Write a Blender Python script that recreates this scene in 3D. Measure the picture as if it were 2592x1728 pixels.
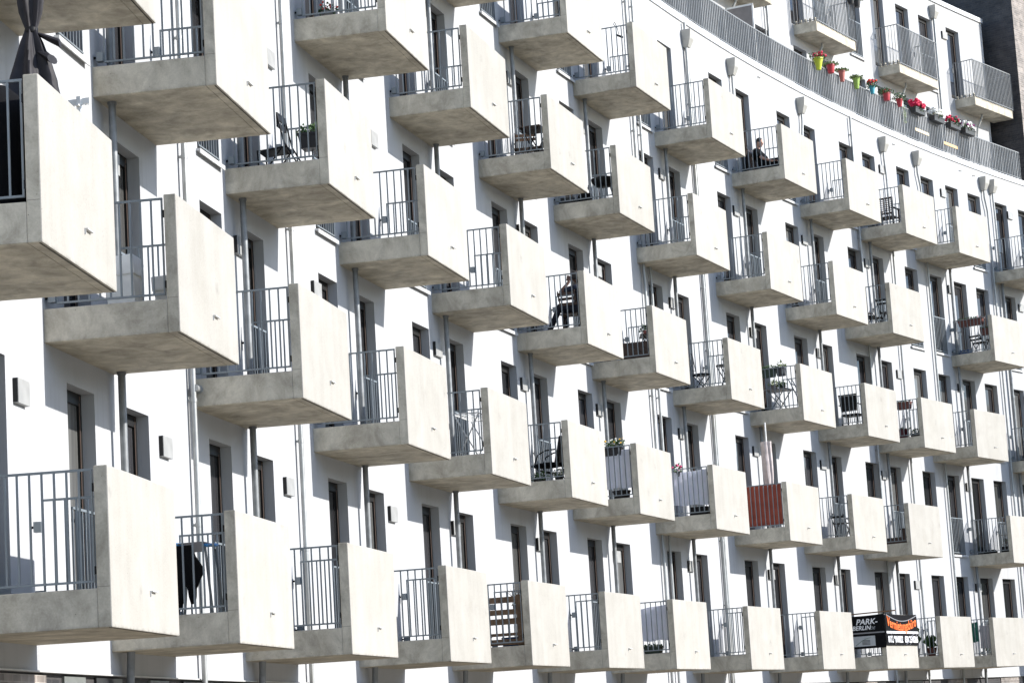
import bpy, bmesh, math, random
from mathutils import Vector, Matrix
random.seed(7)
D = bpy.data
SC = bpy.context.scene
for o in list(D.objects): D.objects.remove(o)
COL = SC.collection
# ------------------------------------------------------------------ camera
F_PX, PITCH, ROLL, ZC0 = 6249.164, 0.158051767, -0.06068937, -1.1266078
FL_H, BW, BD = 3.010995, 2.3623754, 1.4048382      # storey height, balcony length, balcony depth
GZ = 2.75                                          # height of the first slab underside above the ground
CX, CY, R0 = 110.3859617, 10.66753428, 114.43305442807213
cp, sp = math.cos(PITCH), math.sin(PITCH)
Fv = Vector((0, cp, sp)); Uv = Vector((0, -sp, cp)); Rv = Vector((1, 0, 0))
cr, sr = math.cos(ROLL), math.sin(ROLL)
R_ = Rv * cr + Uv * sr
U_ = Rv * -sr + Uv * cr
cam = D.objects.new('camera', D.cameras.new('camera')); COL.objects.link(cam)
cam.matrix_world = Matrix(((R_.x, U_.x, -Fv.x, 0), (R_.y, U_.y, -Fv.y, 0), (R_.z, U_.z, -Fv.z, GZ + ZC0), (0, 0, 0, 1)))
cam.data.sensor_width = 36.0; cam.data.lens = F_PX / 2592 * 36
cam.data.clip_start = 0.5; cam.data.clip_end = 3000
SC.camera = cam
# ------------------------------------------------------------------ light
AZ, EL = math.radians(96.0), math.radians(24.6)
W = D.worlds.new('World'); SC.world = W; W.use_nodes = True
nt = W.node_tree; nt.nodes.clear()
sky = nt.nodes.new('ShaderNodeTexSky'); sky.sky_type = 'NISHITA'; sky.sun_disc = False
sky.sun_elevation = EL; sky.sun_rotation = AZ; sky.air_density = 1.0; sky.dust_density = 0.5; sky.ozone_density = 1.6
bg = nt.nodes.new('ShaderNodeBackground'); bg.inputs[1].default_value = 0.148
wo = nt.nodes.new('ShaderNodeOutputWorld')
wb = nt.nodes.new('ShaderNodeMix'); wb.data_type = 'RGBA'; wb.blend_type = 'MULTIPLY'; wb.inputs[0].default_value = 1.0
wb.inputs[7].default_value = (0.97, 0.97, 1.03, 1)   # daylight white balance: skylight reads blue
nt.links.new(sky.outputs[0], wb.inputs[6]); nt.links.new(wb.outputs[2], bg.inputs[0]); nt.links.new(bg.outputs[0], wo.inputs[0])
sun = D.objects.new('sun', D.lights.new('sun', 'SUN')); COL.objects.link(sun)
sun.data.energy = 3.65; sun.data.angle = math.radians(0.5); sun.data.color = (1.0, 0.965, 0.915)
sd = Vector((math.sin(AZ) * math.cos(EL), math.cos(AZ) * math.cos(EL), math.sin(EL)))
sun.rotation_euler = sd.to_track_quat('Z', 'Y').to_euler()
SC.view_settings.view_transform = 'Standard'; SC.view_settings.look = 'None'
SC.view_settings.exposure = 0.97; SC.view_settings.gamma = 1.0
SC.cycles.max_bounces = 8; SC.cycles.diffuse_bounces = 4

# ------------------------------------------------------------------ materials
def new_mat(name):
    m = D.materials.new(name); m.use_nodes = True
    n = m.node_tree; b = n.nodes['Principled BSDF']
    return m, n, b
def pm(name, col, rough=0.6, metal=0.0, var=0.08, scale=6.0, spec=0.5, bump=0.0):
    """plain material with a little procedural variation"""
    m, n, b = new_mat(name)
    tc = n.nodes.new('ShaderNodeTexCoord'); ns = n.nodes.new('ShaderNodeTexNoise')
    ns.inputs['Scale'].default_value = scale; ns.inputs['Detail'].default_value = 4
    n.links.new(tc.outputs['Object'], ns.inputs['Vector'])
    rp = n.nodes.new('ShaderNodeValToRGB')
    a = [max(0, c * (1 - var)) for c in col[:3]] + [1]; z = [min(1, c * (1 + var)) for c in col[:3]] + [1]
    rp.color_ramp.elements[0].position = 0.35; rp.color_ramp.elements[0].color = a
    rp.color_ramp.elements[1].position = 0.65; rp.color_ramp.elements[1].color = z
    n.links.new(ns.outputs['Fac'], rp.inputs[0]); n.links.new(rp.outputs[0], b.inputs['Base Color'])
    b.inputs['Roughness'].default_value = rough; b.inputs['Metallic'].default_value = metal
    b.inputs['Specular IOR Level'].default_value = spec
    if bump:
        bp = n.nodes.new('ShaderNodeBump'); bp.inputs['Strength'].default_value = bump; bp.inputs['Distance'].default_value = 0.01
        n2 = n.nodes.new('ShaderNodeTexNoise'); n2.inputs['Scale'].default_value = scale * 6; n2.inputs['Detail'].default_value = 6
        n.links.new(tc.outputs['Object'], n2.inputs['Vector']); n.links.new(n2.outputs['Fac'], bp.inputs['Height'])
        n.links.new(bp.outputs[0], b.inputs['Normal'])
    return m
def N(n, t, **kw):
    x = n.nodes.new(t)
    for k, v in kw.items(): x.inputs[k].default_value = v
    return x
def mathn(n, op, a, b=None, clamp=False):
    x = n.nodes.new('ShaderNodeMath'); x.operation = op; x.use_clamp = clamp
    for i, v in enumerate((a, b)):
        if v is None: continue
        if isinstance(v, (int, float)): x.inputs[i].default_value = v
        else: n.links.new(v, x.inputs[i])
    return x.outputs[0]
def ramp(n, fac, p0, p1, c0=(0, 0, 0, 1), c1=(1, 1, 1, 1)):
    r = n.nodes.new('ShaderNodeValToRGB'); e = r.color_ramp.elements
    e[0].position = p0; e[0].color = c0; e[1].position = p1; e[1].color = c1
    n.links.new(fac, r.inputs[0]); return r.outputs[0]
def mixc(n, fac, a, b, mode='MIX'):
    x = n.nodes.new('ShaderNodeMix'); x.data_type = 'RGBA'; x.blend_type = mode
    if isinstance(fac, (int, float)): x.inputs[0].default_value = fac
    else: n.links.new(fac, x.inputs[0])
    for i, v in ((6, a), (7, b)):
        if isinstance(v, tuple): x.inputs[i].default_value = v
        else: n.links.new(v, x.inputs[i])
    return x.outputs[2]
def concrete_mat():
    m, n, b = new_mat('cast_concrete')
    tc = N(n, 'ShaderNodeTexCoord'); oi = N(n, 'ShaderNodeObjectInfo')
    off = n.nodes.new('ShaderNodeVectorMath'); off.operation = 'SCALE'; off.inputs[0].default_value = (37, 19, 53)
    n.links.new(oi.outputs['Random'], off.inputs['Scale'])
    ad = n.nodes.new('ShaderNodeVectorMath'); ad.operation = 'ADD'
    n.links.new(tc.outputs['Object'], ad.inputs[0]); n.links.new(off.outputs[0], ad.inputs[1])
    P = ad.outputs[0]
    def noise(scale, det, sx=1, sy=1, sz=1, rough=0.55, dist=0.0):
        mp = n.nodes.new('ShaderNodeMapping'); mp.inputs['Scale'].default_value = (sx, sy, sz)
        n.links.new(P, mp.inputs[0])
        x = N(n, 'ShaderNodeTexNoise', Scale=scale, Detail=det, Roughness=rough, Distortion=dist)
        n.links.new(mp.outputs[0], x.inputs['Vector']); return x.outputs['Fac']
    cloud = noise(1.6, 6, dist=0.7)
    c = ramp(n, cloud, 0.30, 0.70, (0.362, 0.345, 0.308, 1), (0.408, 0.392, 0.356, 1))
    st = noise(5.0, 5, 1, 1, 0.10, 0.6)                    # rain streaks on the faces
    c = mixc(n, 0.32, c, mixc(n, 1.0, c, ramp(n, st, 0.36, 0.62, (0.84, 0.82, 0.77, 1), (1.03, 1.03, 1.03, 1)), 'MULTIPLY'))
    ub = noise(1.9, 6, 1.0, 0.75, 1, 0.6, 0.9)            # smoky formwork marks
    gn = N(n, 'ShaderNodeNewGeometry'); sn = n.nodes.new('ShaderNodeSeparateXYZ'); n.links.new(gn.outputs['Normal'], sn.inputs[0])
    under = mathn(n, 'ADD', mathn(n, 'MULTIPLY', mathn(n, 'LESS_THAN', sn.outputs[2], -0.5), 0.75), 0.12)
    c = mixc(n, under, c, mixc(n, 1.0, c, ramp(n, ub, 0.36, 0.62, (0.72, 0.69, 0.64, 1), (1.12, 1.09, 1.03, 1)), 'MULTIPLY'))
    fine = noise(55, 3)
    sx0 = n.nodes.new('ShaderNodeSeparateXYZ'); n.links.new(tc.outputs['Object'], sx0.inputs[0])
    inner = mathn(n, 'LESS_THAN', sx0.outputs[0], BD - 0.012)
    mot = noise(3.4, 8, 1, 1, 0.8, 0.68, 0.5)
    c = mixc(n, mathn(n, 'MULTIPLY', inner, 0.85), c, mixc(n, 1.0, c, ramp(n, mot, 0.33, 0.64, (0.80, 0.75, 0.655, 1), (1.60, 1.545, 1.40, 1)), 'MULTIPLY'))  # mottling; also brightens and warms all but the outer face, painting in bounced light
    c = mixc(n, 1.0, c, ramp(n, fine, 0.3, 0.7, (0.92, 0.92, 0.92, 1), (1.05, 1.05, 1.05, 1)), 'MULTIPLY')
    # small air holes
    vo = N(n, 'ShaderNodeTexVoronoi', Scale=17.0); n.links.new(P, vo.inputs['Vector'])
    hs = noise(4.0, 2)
    hole = mathn(n, 'MULTIPLY', ramp(n, vo.outputs['Distance'], 0.05, 0.10, (1, 1, 1, 1), (0, 0, 0, 1)), ramp(n, hs, 0.5, 0.6))
    c = mixc(n, mathn(n, 'MULTIPLY', hole, 0.8), c, (0.09, 0.085, 0.075, 1))
    tone = n.nodes.new('ShaderNodeVectorMath'); tone.operation = 'SCALE'; n.links.new(c, tone.inputs[0])
    n.links.new(mathn(n, 'ADD', mathn(n, 'MULTIPLY', oi.outputs['Random'], 0.10), 0.965), tone.inputs['Scale']); c = tone.outputs[0]
    # dark tide line and drips along the slab's lower edge
    sxx = n.nodes.new('ShaderNodeSeparateXYZ'); n.links.new(tc.outputs['Object'], sxx.inputs[0])
    low = ramp(n, sxx.outputs[2], 0.004, 0.035, (1, 1, 1, 1), (0, 0, 0, 1))
    c = mixc(n, mathn(n, 'MULTIPLY', mathn(n, 'MULTIPLY', low, mathn(n, 'GREATER_THAN', sxx.outputs[2], 0.001)), mathn(n, 'MULTIPLY', ramp(n, noise(9, 4, 1, 1, 0.2), 0.42, 0.62), 0.5)), c, (0.17, 0.16, 0.14, 1))
    # dark tie hole stains now and then
    v2 = N(n, 'ShaderNodeTexVoronoi', Scale=1.3); n.links.new(P, v2.inputs['Vector'])
    blot = mathn(n, 'MULTIPLY', ramp(n, v2.outputs['Distance'], 0.05, 0.13, (1, 1, 1, 1), (0, 0, 0, 1)), ramp(n, noise(14, 4), 0.35, 0.65))
    c = mixc(n, mathn(n, 'MULTIPLY', blot, 0.4), c, (0.15, 0.145, 0.13, 1))
    # casting joint between slab and parapet, only on the narrow ends
    sx = n.nodes.new('ShaderNodeSeparateXYZ'); n.links.new(tc.outputs['Object'], sx.inputs[0])
    jn = mathn(n, 'LESS_THAN', mathn(n, 'ABSOLUTE', mathn(n, 'SUBTRACT', sx.outputs[2], 0.352)), 0.0035)
    jx = mathn(n, 'MULTIPLY', mathn(n, 'GREATER_THAN', sx.outputs[0], 1.28), mathn(n, 'LESS_THAN', sx.outputs[0], BD - 0.012))
    c = mixc(n, mathn(n, 'MULTIPLY', mathn(n, 'MULTIPLY', jn, jx), 0.6), c, (0.14, 0.13, 0.11, 1))
    # ochre tint along the wall end of the slab
    tint = mathn(n, 'MULTIPLY', ramp(n, sx.outputs[0], 0.0, 0.28, (1, 1, 1, 1), (0, 0, 0, 1)), ramp(n, noise(3, 4), 0.35, 0.7))
    c = mixc(n, mathn(n, 'MULTIPLY', tint, 0.35), c, (0.40, 0.335, 0.22, 1))
    n.links.new(c, b.inputs['Base Color'])
    b.inputs['Roughness'].default_value = 0.72; b.inputs['Specular IOR Level'].default_value = 0.35
    bp = N(n, 'ShaderNodeBump', Strength=0.25, Distance=0.006); n.links.new(fine, bp.inputs['Height']); n.links.new(bp.outputs[0], b.inputs['Normal'])
    return m
def plaster_mat():
    m, n, b = new_mat('white_plaster')
    g = N(n, 'ShaderNodeNewGeometry')
    a = N(n, 'ShaderNodeTexNoise', Scale=0.5, Detail=5); n.links.new(g.outputs['Position'], a.inputs['Vector'])
    c = ramp(n, a.outputs['Fac'], 0.3, 0.7, (0.415, 0.422, 0.43, 1), (0.445, 0.45, 0.455, 1))
    mp = n.nodes.new('ShaderNodeMapping'); mp.inputs['Scale'].default_value = (1, 1, 0.06); n.links.new(g.outputs['Position'], mp.inputs[0])
    s = N(n, 'ShaderNodeTexNoise', Scale=2.5, Detail=4); n.links.new(mp.outputs[0], s.inputs['Vector'])
    c = mixc(n, 1.0, c, ramp(n, s.outputs['Fac'], 0.3, 0.6, (0.955, 0.955, 0.95, 1), (1, 1, 1, 1)), 'MULTIPLY')
    st = N(n, 'ShaderNodeTexNoise', Scale=9, Detail=5); mq = n.nodes.new('ShaderNodeMapping'); mq.inputs['Scale'].default_value = (1, 1, 0.03); n.links.new(g.outputs['Position'], mq.inputs[0]); n.links.new(mq.outputs[0], st.inputs['Vector'])
    pt = N(n, 'ShaderNodeTexNoise', Scale=1.1, Detail=3); n.links.new(g.outputs['Position'], pt.inputs['Vector'])
    dirt = mathn(n, 'MULTIPLY', ramp(n, st.outputs['Fac'], 0.5, 0.68), ramp(n, pt.outputs['Fac'], 0.48, 0.62))
    c = mixc(n, mathn(n, 'MULTIPLY', dirt, 0.30), c, (0.26, 0.255, 0.24, 1))
    n.links.new(c, b.inputs['Base Color']); b.inputs['Roughness'].default_value = 0.9; b.inputs['Specular IOR Level'].default_value = 0.2
    f = N(n, 'ShaderNodeTexNoise', Scale=160, Detail=3); n.links.new(g.outputs['Position'], f.inputs['Vector'])
    bp = N(n, 'ShaderNodeBump', Strength=0.5, Distance=0.004); n.links.new(f.outputs['Fac'], bp.inputs['Height']); n.links.new(bp.outputs[0], b.inputs['Normal'])
    return m
def brick_mat(name, c1, c2, mortar, use='Object', scale=1.0, sz=(0.24, 0.075)):
    m, n, b = new_mat(name)
    uv = N(n, 'ShaderNodeUVMap'); uv.uv_map = 'wall'
    br = N(n, 'ShaderNodeTexBrick', Scale=scale)
    br.inputs['Color1'].default_value = c1; br.inputs['Color2'].default_value = c2; br.inputs['Mortar'].default_value = mortar
    br.inputs['Mortar Size'].default_value = 0.008; br.inputs['Brick Width'].default_value = sz[0]; br.inputs['Row Height'].default_value = sz[1]
    n.links.new(uv.outputs[0], br.inputs['Vector'])
    ns = N(n, 'ShaderNodeTexNoise', Scale=3.0, Detail=4); n.links.new(uv.outputs[0], ns.inputs['Vector'])
    c = mixc(n, 1.0, br.outputs['Color'], ramp(n, ns.outputs['Fac'], 0.3, 0.7, (0.6, 0.6, 0.6, 1), (1.3, 1.3, 1.3, 1)), 'MULTIPLY')
    n.links.new(c, b.inputs['Base Color']); b.inputs['Roughness'].default_value = 0.7
    bp = N(n, 'ShaderNodeBump', Strength=0.5, Distance=0.01); bp.invert = True
    n.links.new(br.outputs['Fac'], bp.inputs['Height']); n.links.new(bp.outputs[0], b.inputs['Normal'])
    return m
def glass_mat(name, base, rough=0.04):
    m, n, b = new_mat(name)
    oi = N(n, 'ShaderNodeObjectInfo'); tc = N(n, 'ShaderNodeTexCoord')
    mp = n.nodes.new('ShaderNodeMapping'); mp.inputs['Scale'].default_value = (1, 9, 0.15); n.links.new(tc.outputs['Object'], mp.inputs[0])
    cv = N(n, 'ShaderNodeTexNoise', Scale=1.6, Detail=2); n.links.new(mp.outputs[0], cv.inputs['Vector'])
    v = mathn(n, 'ADD', mathn(n, 'MULTIPLY', oi.outputs['Random'], 0.9), 0.5)
    c = mixc(n, 1.0, base + (1,), ramp(n, cv.outputs['Fac'], 0.35, 0.65, (0.7, 0.7, 0.7, 1), (1.25, 1.25, 1.25, 1)), 'MULTIPLY')
    cc = n.nodes.new('ShaderNodeVectorMath'); cc.operation = 'SCALE'; n.links.new(c, cc.inputs[0]); n.links.new(v, cc.inputs['Scale'])
    n.links.new(cc.outputs[0], b.inputs['Base Color'])
    b.inputs['Roughness'].default_value = rough; b.inputs['Coat Weight'].default_value = 0.0
    b.inputs['Specular IOR Level'].default_value = 0.3
    return m
M = {}
M['concrete'] = concrete_mat()
M['plaster'] = plaster_mat()
M['groove'] = pm('dark_joint', (0.05, 0.045, 0.04), 0.9)
M['galv'] = pm('galvanised_steel', (0.21, 0.235, 0.25), 0.5, 0.35, 0.08, 5)
M['galv_mid'] = pm('weathered_zinc_bars', (0.19, 0.20, 0.205), 0.55, 0.15, 0.08, 5)
M['hopper'] = pm('grey_beige_zinc', (0.40, 0.39, 0.36), 0.5, 0.2, 0.10, 5)
M['galv_light'] = pm('bright_zinc_pipe', (0.34, 0.35, 0.345), 0.45, 0.4, 0.14, 5)
M['post'] = pm('dull_steel_post', (0.20, 0.21, 0.215), 0.5, 0.3, 0.18, 7)
M['frame'] = pm('anthracite_window_frame', (0.014, 0.0135, 0.013), 0.5, spec=0.2)
M['bronze'] = pm('bronze_gasket', (0.16, 0.105, 0.08), 0.4, 0.3)
M['glass'] = glass_mat('dark_window_glass', (0.03, 0.03, 0.032))
M['curtain_glass'] = glass_mat('glass_with_drawn_curtain', (0.085, 0.085, 0.082), 0.08)
M['sill'] = pm('white_sill_sheet', (0.50, 0.50, 0.49), 0.5)
M['vent'] = pm('white_vent_cover', (0.31, 0.31, 0.30), 0.5)
M['vent_dark'] = pm('vent_slot', (0.012, 0.012, 0.012), 0.8)
M['coping'] = pm('zinc_coping', (0.62, 0.63, 0.64), 0.45, 0.3, 0.08, 3)
M['asphalt'] = pm('light_paving', (0.28, 0.25, 0.20), 0.9, 0, 0.15, 0.4)
M['lawn'] = pm('street_asphalt', (0.09, 0.09, 0.09), 0.9, 0, 0.2, 0.8)
M['brick_dark'] = brick_mat('dark_clinker', (0.045, 0.040, 0.040, 1), (0.022, 0.021, 0.024, 1), (0.05, 0.047, 0.045, 1))
M['brick_brown'] = brick_mat('brown_clinker', (0.26, 0.225, 0.20, 1), (0.15, 0.13, 0.115, 1), (0.32, 0.29, 0.26, 1))  # also the tower's sunlit side, where the light is in the tone
M['shopdark'] = pm('dark_shopfront_panel', (0.02, 0.02, 0.024), 0.3)
M['shopgrey'] = pm('grey_shopfront_panel', (0.16, 0.17, 0.16), 0.5)
M['black'] = pm('black_paint', (0.010, 0.010, 0.011), 0.5, spec=0.2)
M['blackcloth'] = pm('black_cloth', (0.007, 0.007, 0.008), 0.9, spec=0.1)
M['charcoal'] = pm('charcoal_canvas', (0.022, 0.020, 0.023), 0.6, 0, 0.3, 5, spec=0.25)
M['white'] = pm('white_plastic', (0.74, 0.74, 0.72), 0.5)
M['boxwhite'] = pm('white_foam', (0.88, 0.88, 0.86), 0.7)
M['wood'] = pm('oiled_wood', (0.16, 0.085, 0.04), 0.55, 0, 0.3, 12)
M['wood_dark'] = pm('dark_brown_wood', (0.055, 0.030, 0.020), 0.55, 0, 0.3, 10)
M['wood_pallet'] = pm('pallet_wood', (0.17, 0.105, 0.06), 0.7, 0, 0.3, 10)
M['wood_pale'] = pm('pale_pine_board', (0.62, 0.52, 0.36), 0.6, 0, 0.12, 8)
M['wood_orange'] = pm('honey_pine_board', (0.64, 0.42, 0.20), 0.6, 0, 0.12, 8)
M['terracotta'] = pm('brown_red_plastic', (0.12, 0.035, 0.025), 0.55)
M['cloth_white'] = pm('white_sheet', (0.88, 0.89, 0.93), 0.85, 0, 0.06, 4)
_n = M['cloth_white'].node_tree; _b = _n.nodes['Principled BSDF']; _t = _n.nodes.new('ShaderNodeBsdfTranslucent'); _t.inputs[0].default_value = (.8, .8, .88, 1)
_m = _n.nodes.new('ShaderNodeMixShader'); _m.inputs[0].default_value = .45; _n.links.new(_b.outputs[0], _m.inputs[1]); _n.links.new(_t.outputs[0], _m.inputs[2]); _n.links.new(_m.outputs[0], _n.nodes['Material Output'].inputs[0])
M['cloth_red'] = pm('rust_red_canvas', (0.34, 0.075, 0.045), 0.85, 0, 0.15, 5)
M['cloth_green'] = pm('green_towel', (0.02, 0.12, 0.085), 0.9)
M['cloth_grey'] = pm('grey_lilac_cloth', (0.42, 0.40, 0.42), 0.9)
M['beige'] = pm('beige_canvas', (0.50, 0.44, 0.42), 0.8, 0, 0.15, 7)
M['blue'] = pm('blue_plastic', (0.02, 0.24, 0.55), 0.4)
M['tub'] = pm('deep_blue_tub', (0.005, 0.05, 0.17), 0.45)
M['skin'] = pm('skin', (0.50, 0.29, 0.21), 0.55)
M['skin_tan'] = pm('tanned_skin', (0.10, 0.045, 0.028), 0.55)
M['hair'] = pm('dark_hair', (0.022, 0.017, 0.014), 0.7)
M['navy'] = pm('navy_cloth', (0.012, 0.016, 0.032), 0.85)
M['tee'] = pm('black_tee', (0.007, 0.0075, 0.009), 0.9, spec=0.1)
M['jeans'] = pm('dark_jeans', (0.007, 0.009, 0.018), 0.9)
M['leaf'] = pm('green_leaves', (0.045, 0.10, 0.025), 0.6, 0, 0.5, 30)
M['leaf_light'] = pm('light_leaves', (0.13, 0.18, 0.05), 0.6, 0, 0.4, 30)
M['soil'] = pm('soil', (0.03, 0.02, 0.015), 0.9)
for nm, c in dict(lime=(0.50, 0.56, 0.04), red=(0.42, 0.03, 0.045), coral=(0.42, 0.12, 0.10), green=(0.28, 0.42, 0.08),
                  turq=(0.04, 0.30, 0.38), greybox=(0.03, 0.03, 0.028), greypot=(0.20, 0.185, 0.18), blackpot=(0.02, 0.02, 0.022),
                  darkgreen=(0.01, 0.03, 0.015), wine=(0.10, 0.01, 0.02)).items():
    M['pot_' + nm] = pm(nm + '_pot', c, 0.45)
for nm, c in dict(crimson=(0.55, 0.005, 0.06), pink=(0.75, 0.05, 0.20), white=(0.80, 0.80, 0.76), yellow=(0.75, 0.42, 0.02), scarlet=(0.7, 0.05, 0.02), violet=(0.25, 0.02, 0.16)).items():
    M['fl_' + nm] = pm(nm + '_petals', c, 0.6)
M['b_black'] = pm('black_banner', (0.007, 0.007, 0.008), 0.8, spec=0.1)
M['b_grey'] = pm('banner_grey', (0.22, 0.22, 0.23), 0.5)
M['b_silver'] = pm('banner_silver', (0.40, 0.42, 0.43), 0.5)
M['b_white'] = pm('banner_white', (0.85, 0.85, 0.85), 0.6)
M['b_orange'] = pm('banner_orange', (0.85, 0.16, 0.02), 0.6)
M['b_green'] = pm('banner_green', (0.02, 0.10, 0.03), 0.6)

# ------------------------------------------------------------------ mesh helpers
class MB:
    def __init__(s): s.v = []; s.f = []; s.m = []; s.uv = None
    def add(s, vs, fs, mi=0):
        k = len(s.v); s.v += [tuple(v) for v in vs]; s.f += [tuple(i + k for i in f) for f in fs]; s.m += [mi] * len(fs); return s
    def box(s, x0, x1, y0, y1, z0, z1, mi=0, R=None, T=None):
        vs = [Vector((x, y, z)) for z in (z0, z1) for y in (y0, y1) for x in (x0, x1)]
        if R is not None: vs = [R @ v for v in vs]
        if T is not None: vs = [v + Vector(T) for v in vs]
        return s.add(vs, [(0, 2, 3, 1), (4, 5, 7, 6), (0, 1, 5, 4), (2, 6, 7, 3), (0, 4, 6, 2), (1, 3, 7, 5)], mi)
    def bar(s, a, b, w, t=None, mi=0, n=4):
        """bar of square (n=4) or round section between two points"""
        a, b = Vector(a), Vector(b); d = (b - a)
        if d.length < 1e-6: return s
        d.normalize(); u = d.orthogonal() if abs(d.z) > .999 else d.cross(Vector((0, 0, 1))); u.normalize(); v = d.cross(u)
        if abs(d.z) > .999: u = Vector((1, 0, 0)); v = Vector((0, 1, 0))
        t = t or w; vs = []
        for p in (a, b):
            for i in range(n):
                an = 2 * math.pi * (i + .5) / n
                r = 1 / math.sqrt(2) if n == 4 else .5
                vs.append(p + u * (math.cos(an) * w * r) + v * (math.sin(an) * t * r))
        fs = [tuple(range(n))[::-1], tuple(range(n, 2 * n))] + [(i, (i + 1) % n, n + (i + 1) % n, n + i) for i in range(n)]
        return s.add(vs, fs, mi)
    def tube(s, pts, r, n=8, mi=0):
        pts = [Vector(p) for p in pts]; rs = r if isinstance(r, (list, tuple)) else [r] * len(pts)
        vs = []; prev = None
        for i, p in enumerate(pts):
            d = (pts[min(i + 1, len(pts) - 1)] - pts[max(i - 1, 0)]).normalized()
            u = prev - d * prev.dot(d) if prev is not None else d.orthogonal()
            if u.length < 1e-5: u = d.orthogonal()
            u.normalize(); prev = u; v = d.cross(u)
            for k in range(n):
                an = 2 * math.pi * k / n; vs.append(p + (u * math.cos(an) + v * math.sin(an)) * rs[i])
        fs = [tuple(range(n))[::-1]]
        for i in range(len(pts) - 1):
            for k in range(n): fs.append((i * n + k, i * n + (k + 1) % n, (i + 1) * n + (k + 1) % n, (i + 1) * n + k))
        fs.append(tuple(range((len(pts) - 1) * n, len(pts) * n)))
        return s.add(vs, fs, mi)
    def lathe(s, prof, n=16, c=(0, 0), mi=0, cap=True, wob=None):
        vs = []; fs = []
        for j, (r, z) in enumerate(prof):
            for k in range(n):
                an = 2 * math.pi * k / n; rr = r * (wob(an, z) if wob else 1)
                vs.append((c[0] + rr * math.cos(an), c[1] + rr * math.sin(an), z))
        for j in range(len(prof) - 1):
            for k in range(n): fs.append((j * n + k, j * n + (k + 1) % n, (j + 1) * n + (k + 1) % n, (j + 1) * n + k))
        if cap: fs.append(tuple(range(n))[::-1]); fs.append(tuple(range((len(prof) - 1) * n, len(prof) * n)))
        return s.add(vs, fs, mi)
    def ell(s, c, r, n=12, m=8, mi=0, R=None):
        vs = []; fs = []
        for j in range(m + 1):
            ph = math.pi * j / m
            for k in range(n):
                an = 2 * math.pi * k / n
                v = Vector((r[0] * math.sin(ph) * math.cos(an), r[1] * math.sin(ph) * math.sin(an), -r[2] * math.cos(ph)))
                if R is not None: v = R @ v
                vs.append(v + Vector(c))
        for j in range(m):
            for k in range(n): fs.append((j * n + k, j * n + (k + 1) % n, (j + 1) * n + (k + 1) % n, (j + 1) * n + k))
        return s.add(vs, fs, mi)
    def mesh(s, name, mats, bevel=0, smooth=False, seg=1):
        me = D.meshes.new(name); me.from_pydata(s.v, [], s.f)
        for m in (mats if isinstance(mats, (list, tuple)) else [mats]): me.materials.append(M[m] if isinstance(m, str) else m)
        for p, i in zip(me.polygons, s.m): p.material_index = i; p.use_smooth = smooth
        bm = bmesh.new(); bm.from_mesh(me)
        if smooth: bmesh.ops.remove_doubles(bm, verts=bm.verts, dist=1e-5)
        bmesh.ops.recalc_face_normals(bm, faces=bm.faces)
        if bevel: bmesh.ops.bevel(bm, geom=list(bm.edges), offset=bevel, segments=seg, profile=.6, affect='EDGES', clamp_overlap=True)
        bm.to_mesh(me); bm.free()
        if smooth:
            try: me.set_sharp_from_angle(angle=math.radians(42))
            except Exception: pass
        me.update(); return me
def put(name, me, parent=None, mw=None):
    o = D.objects.new(name, me); COL.objects.link(o)
    if parent is not None: o.parent = parent
    if mw is not None: o.matrix_local = mw
    return o
def thing(name, label, cat, mw=None, group=None):
    o = D.objects.new(name, None); COL.objects.link(o); o.empty_display_size = 0.1
    o['label'] = label; o['category'] = cat
    if group: o['group'] = group
    if mw is not None: o.matrix_world = mw
    return o
def tag(o, label, cat, group=None):
    o['label'] = label; o['category'] = cat
    if group: o['group'] = group
    return o
def structure(o): o['kind'] = 'structure'; return o
A0 = math.atan2(19.438 + math.sin(1.463) * BW / 2 - CY, -3.76 + math.cos(1.463) * BW / 2 - CX)
if A0 < 0: A0 += 2 * math.pi
def wpos(s, z, off=BD):
    aa = A0 - s / R0
    return Vector((CX + (R0 + off) * math.cos(aa), CY + (R0 + off) * math.sin(aa), z + GZ))
def frame(s, z, off=BD, dx=0, dy=0):
    """X points out of the facade, Y along it (away from the camera), Z up; origin on the wall face"""
    aa = A0 - s / R0
    return Matrix.Translation(wpos(s, z, off)) @ Matrix.Rotation(aa + math.pi, 4, 'Z') @ Matrix.Translation((dx, dy, 0))
# column positions along the wall (balcony centre, opening centre)
BC = {-2: -3.05, -1: 0.0, 0: 1.81, 1: 4.66, 2: 6.58, 3: 9.91, 4: 11.73, 5: 15.27, 6: 16.99, 7: 20.08, 8: 21.86, 9: 25.05, 10: 26.77, 11: 29.57,
      12: 31.36, 13: 34.87, 14: 36.65, 15: 40.18, 16: 41.9, 17: 45.02, 18: 46.69, 19: 49.26, 20: 50.95, 22: 54.99, 23: 57.04, 24: 60.78}
OC = {-2: -3.1, -1: -0.1, 0: 1.80, 1: 4.64, 2: 6.58, 3: 9.87, 4: 11.7, 5: 15.18, 6: 17.05, 7: 19.98, 8: 21.9, 9: 25.0, 10: 26.85, 11: 29.67,
      12: 31.48, 13: 34.82, 14: 36.6, 15: 40.06, 16: 41.93, 17: 44.8, 18: 46.6, 19: 49.25, 20: 50.9, 21: 53.4, 22: 55.18, 23: 57.0, 24: 60.65, 25: 58.65, 26: 62.4}
OW = 0.92
def has_balcony(fl, c):
    if c == 21 or c == 26 or c < -1: return False
    if fl % 2: return c % 2 == 0
    return c % 2 == 1 and c in BC

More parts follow.
